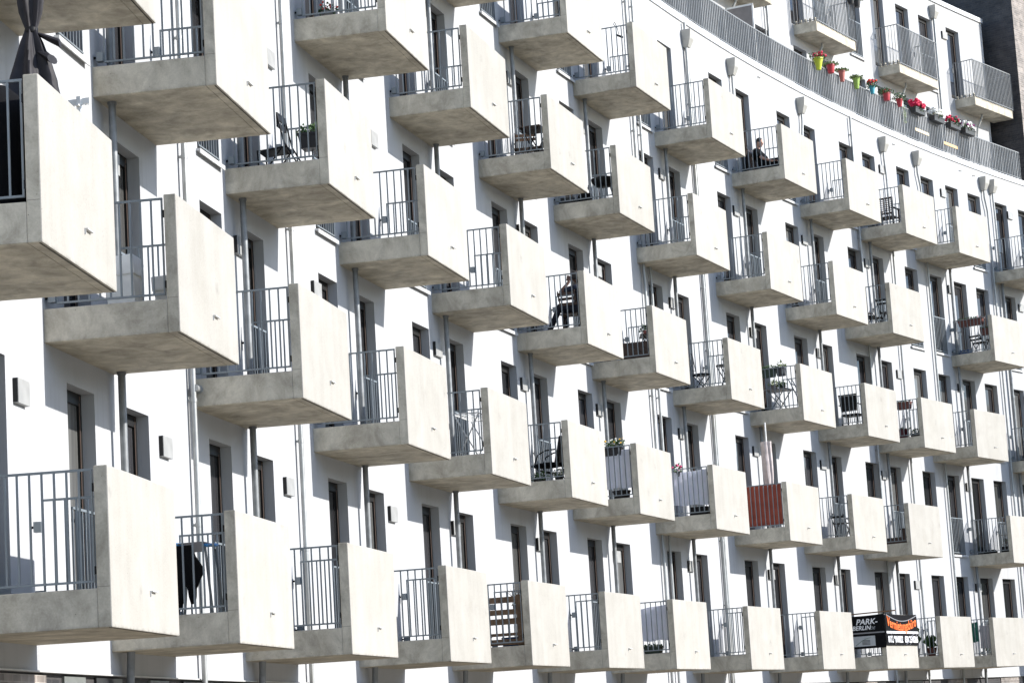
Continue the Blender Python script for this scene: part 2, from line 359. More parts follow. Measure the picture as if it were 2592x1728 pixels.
# ------------------------------------------------------------------ ground
g = MB().box(-600, 900, -500, 1100, -0.3, 0.0); structure(put('ground', g.mesh('ground', 'asphalt')))
aa_pts = []
rd = MB(); n = 60
vs = []
for i in range(n + 1):
    s = -40 + i * 3.0
    a = wpos(s, -GZ + 0.004, -9.0); b = wpos(s, -GZ + 0.004, -16.0); vs += [a, b]
rd.add(vs, [(2 * i, 2 * i + 1, 2 * i + 3, 2 * i + 2) for i in range(n)])
structure(put('road', rd.mesh('road', 'lawn')))

# leafy ridge out of view, added to block low sky light off the facade
wd = MB(); rn = random.Random(21); nx_, nz_ = 260, 5; vs = []
for i in range(nx_ + 1):
    y = -110 + 300 * i / nx_; x0 = 84 + 7 * math.sin(y * .045) + 3 * math.sin(y * .17)
    hgt = 17 + 2.4 * math.sin(y * .11) + 1.8 * math.sin(y * .31 + 1) + rn.uniform(-1, 1)
    for (dx_, k) in ((-3, 0), (-5, .35), (-4, .7), (-1, .93), (4, 1.0), (14, .95)):
        vs.append((x0 + dx_ + rn.uniform(-1, 1), y + rn.uniform(-.5, .5), hgt * k + (rn.uniform(-.7, .7) if k else 0)))
wd.add(vs, [(6 * i + j, 6 * i + j + 1, 6 * i + j + 7, 6 * i + j + 6) for i in range(nx_) for j in range(5)])
wo_ = put('horizon_blocker', wd.mesh('horizon_blocker', 'leaf')); wo_['label'] = 'unseen leafy ridge added to darken the horizon opposite the balconies'; wo_['category'] = 'horizon_blocker'; wo_['kind'] = 'stuff'
# ------------------------------------------------------------------ the apartment house
house = thing('apartment_building', 'long curved white apartment building covered with staggered concrete balconies', 'building', Matrix.Translation((0, 0, 0)))
def curved_wall(name, mat, sa, sb, za, zb, off, openings=(), depth=0.145, back=0.5, uv=False, extra_s=()):
    """curved wall sheet with real openings (s0,s1,z0,z1), reveals, and a solid top and bottom"""
    S = set([sa, sb]); Z = set([za, zb])
    for o in openings: S |= {o[0], o[1]}; Z |= {o[2], o[3]}
    k = math.ceil((sb - sa) / 0.6)
    ss = sorted(S)
    for i in range(k + 1):
        t = sa + (sb - sa) * i / k
        if all(abs(t - q) > 0.18 for q in ss) and not any(o[0] < t < o[1] for o in openings): S.add(t)
    S = sorted(S); Z = sorted(Z); mb = MB(); idx = {}
    def V(s, z, o):
        key = (round(s, 4), round(z, 4), round(o, 4))
        if key not in idx: idx[key] = len(mb.v); mb.v.append(tuple(wpos(s, z, o)))
        return idx[key]
    op = set()
    for i in range(len(S) - 1):
        for j in range(len(Z) - 1):
            sm, zm = (S[i] + S[i + 1]) / 2, (Z[j] + Z[j + 1]) / 2
            if any(o[0] < sm < o[1] and o[2] < zm < o[3] for o in openings): op.add((i, j))
    def F(*q): mb.f.append(q); mb.m.append(0)
    for i in range(len(S) - 1):
        for j in range(len(Z) - 1):
            a, b, c, d = S[i], S[i + 1], Z[j], Z[j + 1]
            if (i, j) in op:
                if (i - 1, j) not in op: F(V(a, c, off), V(a, d, off), V(a, d, off + depth), V(a, c, off + depth))
                if (i + 1, j) not in op: F(V(b, c, off), V(b, c, off + depth), V(b, d, off + depth), V(b, d, off))
                if (i, j - 1) not in op: F(V(a, c, off), V(a, c, off + depth), V(b, c, off + depth), V(b, c, off))
                if (i, j + 1) not in op: F(V(a, d, off), V(b, d, off), V(b, d, off + depth), V(a, d, off + depth))
            else: F(V(a, c, off), V(b, c, off), V(b, d, off), V(a, d, off))
    for i in range(len(S) - 1):
        a, b = S[i], S[i + 1]
        F(V(a, zb, off), V(b, zb, off), V(b, zb, off + back), V(a, zb, off + back))
        F(V(a, za, off), V(a, za, off + back), V(b, za, off + back), V(b, za, off))
        F(V(a, za, off + back), V(a, zb, off + back), V(b, zb, off + back), V(b, za, off + back))
    for s in (sa, sb): F(V(s, za, off), V(s, zb, off), V(s, zb, off + back), V(s, za, off + back))
    me = D.meshes.new(name); me.from_pydata(mb.v, [], mb.f); me.materials.append(M[mat])
    if uv:
        ul = me.uv_layers.new(name='wall')
        inv = {v: k for k, v in idx.items()}
        for li, l in enumerate(me.loops):
            k = inv[l.vertex_index]; ul.data[li].uv = (k[0] + k[2] * .5, k[1])
    return put(name, me, house)
openings = []
for fl in range(1, 6):
    zf = (fl - 1) * FL_H
    for c, s in OC.items(): openings.append((s - OW / 2, s + OW / 2, zf + 0.335, zf + 2.705))
SA, SB, ZT = -6.0, 74.0, 15.62
curved_wall('facade_wall', 'plaster', SA, SB, -0.235, ZT, BD, openings)
# base of the wall: thin white drip strip, then recessed dark shopfront
def curved_strip(name, mat, sa, sb, z0, z1, o0, o1, step=0.8, parent=house):
    n = max(1, int((sb - sa) / step)); vs = []
    for i in range(n + 1):
        s = sa + (sb - sa) * i / n
        for (o, z) in ((o0, z0), (o1, z0), (o1, z1), (o0, z1)): vs.append(wpos(s, z, o))
    fs = [(0, 3, 2, 1), (4 * n, 4 * n + 1, 4 * n + 2, 4 * n + 3)]
    for i in range(n):
        for k in range(4): a, b = 4 * i + k, 4 * i + (k + 1) % 4; fs.append((a, b, b + 4, a + 4))
    return put(name, MB().add(vs, fs).mesh(name, mat), parent)
curved_strip('drip_strip', 'sill', SA, SB, -0.252, -0.237, BD - 0.022, BD + 0.4)
curved_wall('shopfront_wall', 'brick_dark', SA, SB, -GZ, -0.254, BD + 0.06, (), uv=True)
for i, (s, w_, mt) in enumerate([(-0.5, 1.2, 'shopdark'), (2.6, 1.5, 'brick_brown'), (4.25, 0.7, 'shopgrey'), (5.4, 0.9, 'shopdark'), (7.2, .7, 'shopgrey'), (8.7, 1.2, 'shopdark'), (10.1, .8, 'brick_brown'),
                                (44.6, 1.5, 'shopgrey'), (47.8, 1.3, 'brick_brown'), (50.9, 1.7, 'shopgrey'), (54.3, 1.4, 'brick_brown'), (58.3, 1.6, 'brick_brown'), (14, 1.4, 'shopgrey'), (20, 1.6, 'brick_brown'), (26, 1.4, 'shopgrey'), (33, 1.6, 'brick_brown'), (39, 1.4, 'shopgrey')]):
    b = MB().box(-.01, 0.03, -w_ / 2, w_ / 2, -2.45, 0); me = b.mesh('shopfront_panel', mt)
    if mt.startswith('brick'):
        ul = me.uv_layers.new(name='wall')
        for li, l in enumerate(me.loops): co = me.vertices[l.vertex_index].co; ul.data[li].uv = (co.y + co.x, co.z)
    put('shopfront_panel', me, house, frame(s, -0.275, BD + 0.06))
# ---- windows and doors
def window_meshes():
    w, h, fr = OW, 2.37, 0.075
    f = MB()
    f.box(-.06, 0, -w / 2, -w / 2 + fr, 0, h); f.box(-.06, 0, w / 2 - fr, w / 2, 0, h)
    f.box(-.06, 0, -w / 2 + fr, w / 2 - fr, 0, .10); f.box(-.06, 0, -w / 2 + fr, w / 2 - fr, h - fr, h)
    # casement
    a = fr + .055
    f.box(-.045, .015, -w / 2 + fr + .004, -w / 2 + a, .104, h - fr - .004); f.box(-.045, .015, w / 2 - a, w / 2 - fr - .004, .104, h - fr - .004)
    f.box(-.045, .015, -w / 2 + a, w / 2 - a, .104, .19); f.box(-.045, .015, -w / 2 + a, w / 2 - a, h - fr - .06, h - fr - .004)
    # bronze gasket lines
    f.box(.015, .020, w / 2 - a + .004, w / 2 - a + .016, .12, h - fr - .03, 1)
    f.box(.0, .004, w / 2 - fr + .018, w / 2 - fr + .032, .1, h - .02, 1)
    f.bar((.03, -w / 2 + a - .02, .98), (.03, -w / 2 + a - .02, 1.10), .018, mi=0)
    g = MB().box(-.02, -.012, -w / 2 + a, w / 2 - a, .19, h - fr - .06)
    return f.mesh('window_frame', ['frame', 'bronze']), g.mesh('window_glass', 'glass'), MB().box(-.02, -.012, -w / 2 + a, w / 2 - a, .19, h - fr - .06).mesh('window_glass_curtain', 'curtain_glass')
me_wf, me_wg, me_wc = window_meshes()
sl = MB().box(-.12, .062, -.53, .53, -.028, 0); sl.box(.05, .062, -.53, .53, -.06, -.028)
me_sill = sl.mesh('window_sill', 'sill')
bl = MB()
bl.box(.006, .030, -.44, .44, 1.075, 1.10); bl.box(.006, .030, -.44, .44, .055, .075)
for i in range(9): y = -.43 + i * .1075; bl.box(.008, .024, y - .008, y + .008, .075, 1.075)
me_bal = bl.mesh('balustrade', 'galv')
for fl in range(1, 6):
    zf = (fl - 1) * FL_H
    for c, s in OC.items():
        door = has_balcony(fl, c)
        o = put('balcony_door' if door else 'french_window', me_wf, house, frame(s, zf + .335, BD + .145))
        put('glass', me_wc if random.random() < .14 else me_wg, o)
        if not door:
            put('sill', me_sill, o, Matrix.Translation((.145, 0, 0)))
            put('balustrade', me_bal, o, Matrix.Translation((.135, 0, 0)))
# ---- vents
vb = MB(); vb.box(0.002, .055, -.13, .23, -.24, 0, 0); vb.box(.004, .047, -.137, -.130, -.235, -.005, 1)
me_vent = vb.mesh('vent_cover', ['vent', 'vent_dark'])
VODD = [2.6, 7.53, 12.7, 17.8, 21.2, 26.12, 30.9, 35.78, 41.28, 45.95, 51.75, 56.25, 61.2]
VEV = [-1.2, 5.9, 10.95, 14.46, 20.75, 25.76, 30.43, 35.78, 40.85, 45.6, 50.0, 56.2, 61.4]
VEV4 = [5.9, 10.95, 14.46, 20.75, 26.0, 30.43, 35.7, 40.75, 45.55, 50.05, 56.15, 61.4]
for fl in range(1, 6):
    for s in (VODD if fl % 2 else (VEV if fl == 2 else VEV4)):
        if fl == 5 and s < 50: continue
        put('vent_cover', me_vent, house, frame(s, (fl - 1) * FL_H + 2.52))
# ---- balconies
b = MB()
b.box(-.02, BD - .126, -BW / 2, BW / 2, 0, .34)
cb = MB().box(BD - .126, BD, -BW / 2, BW / 2, 0, 1.4)
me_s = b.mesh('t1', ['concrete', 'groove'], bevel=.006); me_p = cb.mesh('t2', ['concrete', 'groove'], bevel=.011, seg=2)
gr = MB().box(BD - .036, BD - .022, -BW / 2 + .02, BW / 2 - .02, -.003, .004, 1)
me_g = gr.mesh('t3', ['concrete', 'groove'])
def join(name, mats, mes):
    bm = bmesh.new()
    for m in mes: bm.from_mesh(m)
    me = D.meshes.new(name); bm.to_mesh(me); bm.free()
    for m in mats: me.materials.append(M[m])
    return me
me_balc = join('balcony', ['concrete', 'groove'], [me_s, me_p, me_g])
def rail_mesh(X0=.12, X1=BD - .126 - .032, z0=.395, z1=1.385):
    r = MB()
    r.box(X0, X1, -.011, .011, z1 - .022, z1); r.box(X0, X1, -.011, .011, z0, z0 + .02)
    nb = 10
    for i in range(nb + 1):
        x = X0 + .009 + (X1 - X0 - .018) * i / nb
        r.box(x - .009, x + .009, -.009, .009, z0 + .02, z1 - .022)
    for z in (.50, 1.22):   # fixings to the parapet and to the wall
        r.box(X1 - .001, X1 + .034, -.02, .02, z - .035, z + .035, 1)
    for z in (.46, 1.12):
        r.box(X0 - .075, X0 - .001, -.045, .035, z - .05, z + .05, 0); r.box(0.0, X0 - .075, -.012, .012, z - .012, z + .012, 1)
    return r.mesh('railing', ['galv', 'black'])
me_rail = rail_mesh()
sp_ = MB(); sp_.box(0, .032, -.10, .10, -.010, .0); sp_.box(0, .014, -.10, -.092, -.055, -.010)
me_spout = sp_.mesh('drain_spout', ['sill', 'vent_dark'])
balc = {}
for fl in range(1, 6):
    for c in BC:
        if not has_balcony(fl, c): continue
        zf = (fl - 1) * FL_H
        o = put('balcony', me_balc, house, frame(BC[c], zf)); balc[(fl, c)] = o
        for y in (-1.10, 1.10): put('railing', me_rail, o, Matrix.Translation((0, y, 0)))
        put('drain_spout', me_spout, o, Matrix.Translation((BD, .22, .375)))
# ---- drain posts running through each pair of balconies
def post(s, zt, zb, r=.042, off=BD - .13, mat='post', collars=True, bend=True):
    p = MB()
    pts = [(0, 0, zt), (0, 0, zb + .02)]
    p.tube(pts, r, 12)
    if collars:
        z = zt
        k = 0
        while z > zb + 1.5:
            p.tube([(0, 0, z), (0, 0, z - .03)], r * 1.25, 12); z -= FL_H
    if bend: p.tube([(0, 0, zb + .06), (-.02, .03, zb - .15), (-.07, .12, zb - .45), (-.07, .14, zb - .8), (-.07, .14, -GZ)], r * 1.05, 10)
    return put('drain_post', p.mesh('drain_post', mat, smooth=True), house, frame(s, 0, BD, dx=BD - (BD - .13) if False else .13))
pairs = [(-1, 0), (1, 2), (3, 4), (5, 6), (7, 8), (9, 10), (11, 12), (13, 14), (15, 16), (17, 18), (19, 20)]
for a, c in pairs:
    s = (BC[a] + BC[c]) / 2 + .06
    z = 4 * FL_H
    post(s, z - .001, -.02)
post(56.05, 4 * FL_H - .001, -.02); post(59.95, 4 * FL_H - .001, -.02)
# ---- downpipes on the wall
def downpipe(s, zt, r=.034, dx=.075, hop=False, zb=-GZ):
    p = MB(); p.tube([(dx, 0, zt), (dx, 0, zb)], r, 12)
    z = zt - .5
    while z > zb:
        p.tube([(dx, 0, z), (dx, 0, z - .05)], r * 1.18, 12); p.box(0, dx, -.012, .012, z - .04, z - .01)
        z -= 1.5
    o = put('downpipe', p.mesh('downpipe', 'galv_light', smooth=True), house, frame(s, 0))
    return o
me_hop = None
def hopper(s, z, zp, sp):
    h = MB()
    prof = [(0, .31, .23), (-.02, .32, .24), (-.22, .28, .21), (-.42, .17, .13)]
    vs = []
    for dz, wy, dxx in prof:
        vs += [(0.01, -wy / 2, dz), (0.01 + dxx, -wy / 2, dz), (0.01 + dxx, wy / 2, dz), (0.01, wy / 2, dz)]
    fs = [(3, 2, 1, 0), (12, 13, 14, 15)]
    for i in range(3):
        for k in range(4): a, b_ = 4 * i + k, 4 * i + (k + 1) % 4; fs.append((a, b_, b_ + 4, a + 4))
    h.add(vs, fs)
    o = put('rain_hopper', h.mesh('rain_hopper', 'hopper'), house, frame(s, z))
    d = sp - s
    q = MB().tube([(.08, 0, -.40), (.08, 0, -.65), (.08, d * .9, -1.05), (.08, d, -1.3), (.08, d, zp - z)], .033, 10)
    put('pipe', q.mesh('hopper_pipe', 'galv_light', smooth=True), o)
for s in (-2.2, 8.6, 13.25, 33.9, 37.95, 49.6): downpipe(s, ZT - .02)
for s in (34.35,): downpipe(s, ZT - .02, .03)
for s, sp, zp in [(38.0, 38.05, -GZ), (41.1, 41.1, 4 * FL_H + .3), (46.0, 45.9, 4 * FL_H + .3), (51.9, 51.98, -GZ), (54.35, 54.5, -GZ), (59.3, 59.45, -GZ), (59.95, 59.98, -GZ)]:
    hopper(s, 15.40, zp, sp)
# pipe stub into the second balcony of the second floor
q = MB().tube([(.1, -.02, 0), (.1, .30, -.01), (.16, .40, -.02)], .045, 10); q.tube([(.1, .12, 0), (.1, .16, 0)], .055, 10)
put('pipe_branch', q.mesh('pipe_branch', 'galv_light', smooth=True), house, frame(8.6, FL_H + .21))
# small drain mouths high on the wall
for s in (43.25, 52.9, 57.8, 58.8):
    put('overflow_spout', me_spout, house, frame(s, 15.42 if s < 50 else 15.40))
# ---- coping and roof terrace
curved_strip('coping', 'coping', SA, SB, 15.622, 15.79, BD - .035, BD + 1.15)
curved_strip('terrace_deck', 'coping', SA, SB, 15.795, 15.82, BD + .12, BD + 1.1)
RS0, RS1 = 20.0, 62.4
tr = MB(); s = RS0; i = 0
def rb(mb, s, z0, z1, w, off):
    f = frame(s, 0, off); vs = [f @ Vector((x, y, z)) for z in (z0, z1) for y in (-w / 2, w / 2) for x in (-.016, .016)]
    mb.add(vs, [(0, 2, 3, 1), (4, 5, 7, 6), (0, 1, 5, 4), (2, 6, 7, 3), (0, 4, 6, 2), (1, 3, 7, 5)])
while s <= RS1 + .001:
    z1 = 16.72
    rb(tr, s, 15.79 if i % 13 == 0 else 15.86, z1 - .02, .042 if i % 13 == 0 else .028, BD)
    s += (RS1 - RS0) / 340; i += 1
rb(tr, RS1, 15.79, 16.72, .03, BD)
# rails as chains of short boxes
def chain(mb, sa, sb, z0, z1, o0, o1, n):
    for i in range(n):
        a, b_ = sa + (sb - sa) * i / n, sa + (sb - sa) * (i + 1) / n
        vs = [wpos(s_, z, o) for z in (z0, z1) for s_ in (a, b_) for o in (o0, o1)]
        mb.add([v for v in vs], [(0, 2, 3, 1), (4, 5, 7, 6), (0, 1, 5, 4), (2, 6, 7, 3), (0, 4, 6, 2), (1, 3, 7, 5)])
chain(tr, RS0, RS1, 16.70, 16.73, BD - .013, BD + .013, 60); chain(tr, RS0, RS1, 15.84, 15.86, BD - .010, BD + .010, 60)
for j in range(11):   # return rail at the terrace end
    f = frame(RS1, 0, BD + .1 * j); tr.add([f @ Vector((x, y, z)) for z in (15.86, 16.70) for y in (-.007, .007) for x in (-.007, .007)], [(0, 2, 3, 1), (4, 5, 7, 6), (0, 1, 5, 4), (2, 6, 7, 3), (0, 4, 6, 2), (1, 3, 7, 5)])
put('terrace_railing', tr.mesh('terrace_railing', 'galv_mid'), house)
# ---- set-back upper storeys
UO = BD + 1.13; UE = 62.9
uop = []
for c, s in OC.items():
    if s > 15 and s < 62.2:
        for fl in (6, 7): uop.append((s - OW / 2, s + OW / 2, (fl - 1) * FL_H + (.75 if fl == 6 else .335), (fl - 1) * FL_H + 2.71))
curved_wall('upper_wall', 'plaster', 5.0, UE, 15.83, 21.45, UO, uop, back=.6)
curved_strip('roof_coping', 'coping', 5.0, UE + .02, 21.452, 21.60, UO - .05, UO + .8)
curved_wall('upper_return_wall', 'plaster', UE + .001, UE + 1.2, 15.83, 21.0, UO + .35, (), back=.5)
for c, s in OC.items():
    if 15 < s < 62.2:
        for fl in (6, 7):
            zf = (fl - 1) * FL_H + .335
            o = put('upper_window', me_wf, house, frame(s, zf + .006, UO + .145)); put('glass', me_wc if random.random() < .25 else me_wg, o)
            if fl == 7 and c in (15, 17, 20, 21, 25):
                put('sill', me_sill, o, Matrix.Translation((.145, 0, 0))); put('balustrade', me_bal, o, Matrix.Translation((.135, 0, 0)))
for s, fl in ((53.95, 7), (59.95, 7), (48.0, 7)): put('vent_cover', me_vent, house, frame(s, (fl - 1) * FL_H + 2.5, UO))
# upper balconies with slatted steel railings
ub = MB().box(-.02, .72, -1.42, 1.42, 0, .30); me_us = ub.mesh('ub', 'concrete', bevel=.008)
ut = MB()
for y in [-1.42 + .0 + i * .0 for i in range(0)]: pass
for i in range(5): x = .06 + i * .145; ut.box(x, x + .06, -1.42, -1.36, .302, .40)
me_ut = ut.mesh('kerb_blocks', 'concrete', bevel=.004)
ur = MB()
for i in range(27):
    y = -1.43 + 2.86 * i / 26; ur.box(.732, .757, y - .010, y + .010, .26, 1.50)
ur.box(.73, .755, -1.44, 1.44, 1.50, 1.525); ur.box(.73, .755, -1.44, 1.44, .30, .32)
for y in (-1.43, 1.43):
    for i in range(8): x = .05 + i * .1; ur.box(x - .007, x + .007, y - .007, y + .007, .32, 1.50)
    ur.box(.02, .73, y - .011, y + .011, 1.50, 1.525); ur.box(.02, .73, y - .011, y + .011, .32, .34)
    ur.box(0, .03, y - .02, y + .02, 1.2, 1.35)
me_ur = ur.mesh('slatted_railing', 'galv_mid')
for s in (26.6, 32.5, 38.4, 44.35, 50.3, 56.27, 62.1 - .3):
    o = put('upper_balcony', me_us, house, frame(s, 6 * FL_H, UO)); put('kerb_blocks', me_ut, o); put('slatted_railing', me_ur, o)
    q = MB().tube([(.3, -.1, 0), (.3, -.1, -.1), (.1, -.1, -.45), (.07, -.1, -.7), (.07, -.1, -2.2)], .035, 10)
    put('drain_pipe', q.mesh('upper_drain', 'galv_light', smooth=True), o)
for s in (59.2, 46.9, 46.7):
    p = MB().tube([(.08, 0, 21.0 if s == 59.2 else 21.4), (.08, 0, 15.85)], .04 if s != 46.7 else .015, 10)
    put('upper_pipe', p.mesh('upper_pipe', 'galv_light', smooth=True), house, frame(s, 0, UO))
h = MB(); vs = []
for dz, wy, dxx in [(0, .31, .23), (-.22, .28, .21), (-.42, .17, .13)]: vs += [(0.01, -wy / 2, dz), (0.01 + dxx, -wy / 2, dz), (0.01 + dxx, wy / 2, dz), (0.01, wy / 2, dz)]
h.add(vs, [(3, 2, 1, 0), (8, 9, 10, 11)] + [(4 * i + k, 4 * i + (k + 1) % 4, 4 * i + (k + 1) % 4 + 4, 4 * i + k + 4) for i in range(2) for k in range(4)])
put('rain_hopper', h.mesh('upper_hopper', 'hopper'), house, frame(59.2, 21.25, UO))

# ------------------------------------------------------------------ brick tower beyond
tw = thing('brick_tower', 'tall dark brick tower rising behind the end of the white building', 'building', frame(63.3, -GZ, BD + .15))
t = MB().box(-16, 0, 0, 18, 0, 60); me = t.mesh('tower_wall', 'brick_dark')
me.materials.append(M['brick_brown'])
ul = me.uv_layers.new(name='wall')
for p in me.polygons:
    if abs(p.normal.x) > .5: p.material_index = 1 if p.normal.x > 0 else 0  # one tower brick in two tones: sunlit and shaded sides set by colour
    for li in p.loop_indices:
        co = me.vertices[me.loops[li].vertex_index].co; ul.data[li].uv = (co.y if abs(p.normal.x) > .5 else co.x, co.z)
put('wall', me, tw)

# ================================================================== things on the balconies
def bf(fl, c, x, y, z=.341, rot=0):
    """matrix of a spot on a balcony floor: x out from the wall, y along it"""
    return frame(BC[c], (fl - 1) * FL_H) @ Matrix.Translation((x, y, z)) @ Matrix.Rotation(math.radians(rot), 4, 'Z')
def foliage(mb, n, r, c=(0, 0, 0), size=.045, mi=0, flat=1.0, stalk=False, rnd=random):
    for _ in range(n):
        while True:
            p = Vector((rnd.uniform(-1, 1), rnd.uniform(-1, 1), rnd.uniform(-.35, 1)))
            if p.length < 1: break
        q = Vector((c[0] + p.x * r[0], c[1] + p.y * r[1], c[2] + p.z * r[2] * flat))
        d = Vector((rnd.uniform(-1, 1), rnd.uniform(-1, 1), rnd.uniform(-.2, 1))).normalized(); u = d.orthogonal().normalized()
        u = (Matrix.Rotation(rnd.uniform(0, 6.28), 3, d) @ u); l = size * rnd.uniform(.6, 1.4); w = l * .35
        mb.add([q, q + d * l * .5 + u * w, q + d * l, q + d * l * .5 - u * w], [(0, 1, 2, 3)], mi)
def blooms(mb, n, r, c, size, mi=0, rnd=random):
    for _ in range(n):
        p = Vector((rnd.uniform(-1, 1), rnd.uniform(-1, 1), rnd.uniform(.2, 1)))
        q = (c[0] + p.x * r[0], c[1] + p.y * r[1], c[2] + p.z * r[2]); s_ = size * rnd.uniform(.7, 1.2)
        mb.ell(q, (s_, s_, s_ * .8), 6, 4, mi)
def round_pot(mw, label, r0, r1, hgt, mat, plant=None, bl=None, n=90, leaf='leaf', group=None, pr=None, cat='flower pot'):
    t = thing('flower_pot', label, cat, mw, group)
    m = MB().lathe([(r0, 0), (r1, hgt), (r1 * 1.08, hgt), (r1 * 1.08, hgt - .02), (r1 * .9, hgt - .02)][:5], 18, cap=True)
    m = MB().lathe([(r0 * .98, 0), (r0, .004), (r1, hgt * .86), (r1 * 1.09, hgt * .86), (r1 * 1.09, hgt), (r1 * .96, hgt), (r1 * .93, hgt - .02)], 18)
    put('pot', m.mesh('pot', mat, smooth=True), t)
    if plant:
        f = MB(); pr_ = pr or (r1 * 1.5, r1 * 1.5, plant)
        foliage(f, n, pr_, (0, 0, hgt), .05); put('foliage', f.mesh('foliage', leaf), t)
    if bl:
        for (mat_, k, sz) in bl:
            f = MB(); blooms(f, k, (r1 * 1.3, r1 * 1.5, (plant or .1)), (0, 0, hgt), sz); put('blossoms', f.mesh('blossoms', mat_), t)
    return t
def box_planter(mw, label, lx, ly, hz, mat, plant=.12, bl=None, n=140, leaf='leaf', group=None, taper=.85):
    t = thing('planter_box', label, 'planter', mw, group)
    a, b_ = lx / 2, ly / 2; m = MB()
    m.add([(-a * taper, -b_ * .97, 0), (a * taper, -b_ * .97, 0), (a * taper, b_ * .97, 0), (-a * taper, b_ * .97, 0), (-a, -b_, hz), (a, -b_, hz), (a, b_, hz), (-a, b_, hz)],
          [(0, 3, 2, 1), (4, 5, 6, 7), (0, 1, 5, 4), (1, 2, 6, 5), (2, 3, 7, 6), (3, 0, 4, 7)])
    m.box(-a - .01, a + .01, -b_ - .01, b_ + .01, hz - .03, hz + .002)
    put('box', m.mesh('box', mat), t)
    if plant:
        f = MB(); foliage(f, n, (a * 1.25, b_ * 1.05, plant), (0, 0, hz), .05); put('foliage', f.mesh('foliage', leaf), t)
    if bl:
        for (mat_, k, sz) in bl:
            f = MB(); blooms(f, k, (a * 1.2, b_ * .95, plant), (0, 0, hz), sz); put('blossoms', f.mesh('blossoms', mat_), t)
    return t
def pieces(t, name, mat, segs):
    for a, b_, w_, t_ in segs: put(name, MB().bar(a, b_, w_, t_).mesh(name, mat), t)
def folding_chair(mw, label, slatmat='wood', legmat='black', slats=3, w=.40, hb=.86, hs=.45, lean=.12, group=None, seat_slats=5, d=.38):
    """faces +X; backrest at -X side"""
    t = thing('folding_chair', label, 'chair', mw, group)
    for y in (-w / 2, w / 2):   # the long leg becomes the backrest post
        pieces(t, 'leg', legmat, [((d / 2, y, 0), (-d / 2 - lean, y, hb), .022, .014), ((-d / 2, y * .93, 0), (d / 2 - .02, y * .93, hs), .022, .014)])
    pieces(t, 'stretcher', legmat, [((d / 2 - .02, -w / 2, .06), (d / 2 - .02, w / 2, .06), .014, .014), ((-d / 2 + .02, -w / 2, .06), (-d / 2 + .02, w / 2, .06), .014, .014)])
    S_ = MB()
    for i in range(seat_slats):
        x = -d / 2 + .01 + i * (d / seat_slats); S_.box(x, x + d / seat_slats - .014, -w / 2 - .01, w / 2 + .01, hs, hs + .016)
    put('seat', S_.mesh('seat', slatmat), t)
    B_ = MB()
    for i in range(slats):
        z = hb - .03 - i * .095; x = -d / 2 - lean + (hb - z) / hb * (d + lean) * 1.0
        x = (d / 2) + (-d - lean) * (z / hb)
        B_.box(x - .022, x - .008, -w / 2 - .012, w / 2 + .012, z - .055, z)
    put('backrest', B_.mesh('backrest', slatmat), t)
    return t
def table(mw, label, lx, ly, hz, mat='wood', leg='black', round_=False, cross=True, slats=0, group=None):
    t = thing('balcony_table', label, 'table', mw, group)
    m = MB()
    if round_: m.lathe([(lx / 2, hz - .02), (lx / 2, hz)], 28)
    elif slats:
        for i in range(slats): x = -lx / 2 + i * lx / slats; m.box(x, x + lx / slats - .008, -ly / 2, ly / 2, hz - .02, hz)
    else: m.box(-lx / 2, lx / 2, -ly / 2, ly / 2, hz - .025, hz)
    put('tabletop', m.mesh('tabletop', mat), t)
    a, b_ = lx / 2 * .75, ly / 2 * .8
    for y in (-b_, b_): pieces(t, 'leg', leg, [((-a, y, 0), (a, y, hz - .02), .02, .02), ((a, y, 0), (-a, y, hz - .02), .02, .02)])
    pieces(t, 'stretcher', leg, [((-a, -b_, .08), (-a, b_, .08), .012, .012), ((a, -b_, .08), (a, b_, .08), .012, .012)]); return t
def hanging_cloth(mw, name, label, cat, w, z0, z1, mat, amp=.012, waves=9, skew0=0, skew1=0, seed=1, group=None, axis='x', thick=.004):
    """cloth hanging in the local XZ plane (or YZ), with vertical folds and real thickness"""
    rn = random.Random(seed); ph = [rn.uniform(0, 6) for _ in range(5)]
    nx, nz = 44, 16; vs = []
    for side in (0, 1):
        for j in range(nz + 1):
            for i in range(nx + 1):
                u, v = i / nx, j / nz
                top = z1 + skew1 * u + .008 * math.sin(9 * u + ph[3]); bot = z0 + skew0 * u + .012 * math.sin(14 * u + ph[4])
                z = bot + (top - bot) * v
                a = amp * (.5 + .8 * (1 - v)) * (math.sin(waves * 2 * math.pi * u + ph[0] + .8 * math.sin(3 * v + ph[1])) + .5 * math.sin(waves * 3.7 * u + ph[2] + v * 2))
                p = (u * w, a + side * thick, z) if axis == 'x' else (a + side * thick, u * w, z)
                vs.append(p)
    fs = []; o = (nx + 1) * (nz + 1)
    for j in range(nz):
        for i in range(nx):
            a = j * (nx + 1) + i; fs.append((a, a + 1, a + nx + 2, a + nx + 1)); fs.append((o + a, o + a + nx + 1, o + a + nx + 2, o + a + 1))
    for i in range(nx): fs.append((i, o + i, o + i + 1, i + 1)); k = nz * (nx + 1); fs.append((k + i, k + i + 1, o + k + i + 1, o + k + i))
    for j in range(nz): a = j * (nx + 1); fs.append((a, a + nx + 1, o + a + nx + 1, o + a)); a += nx; fs.append((a, o + a, o + a + nx + 1, a + nx + 1))
    o_ = put(name, MB().add(vs, fs).mesh(name, mat, smooth=True), None, mw); tag(o_, label, cat, group); return o_
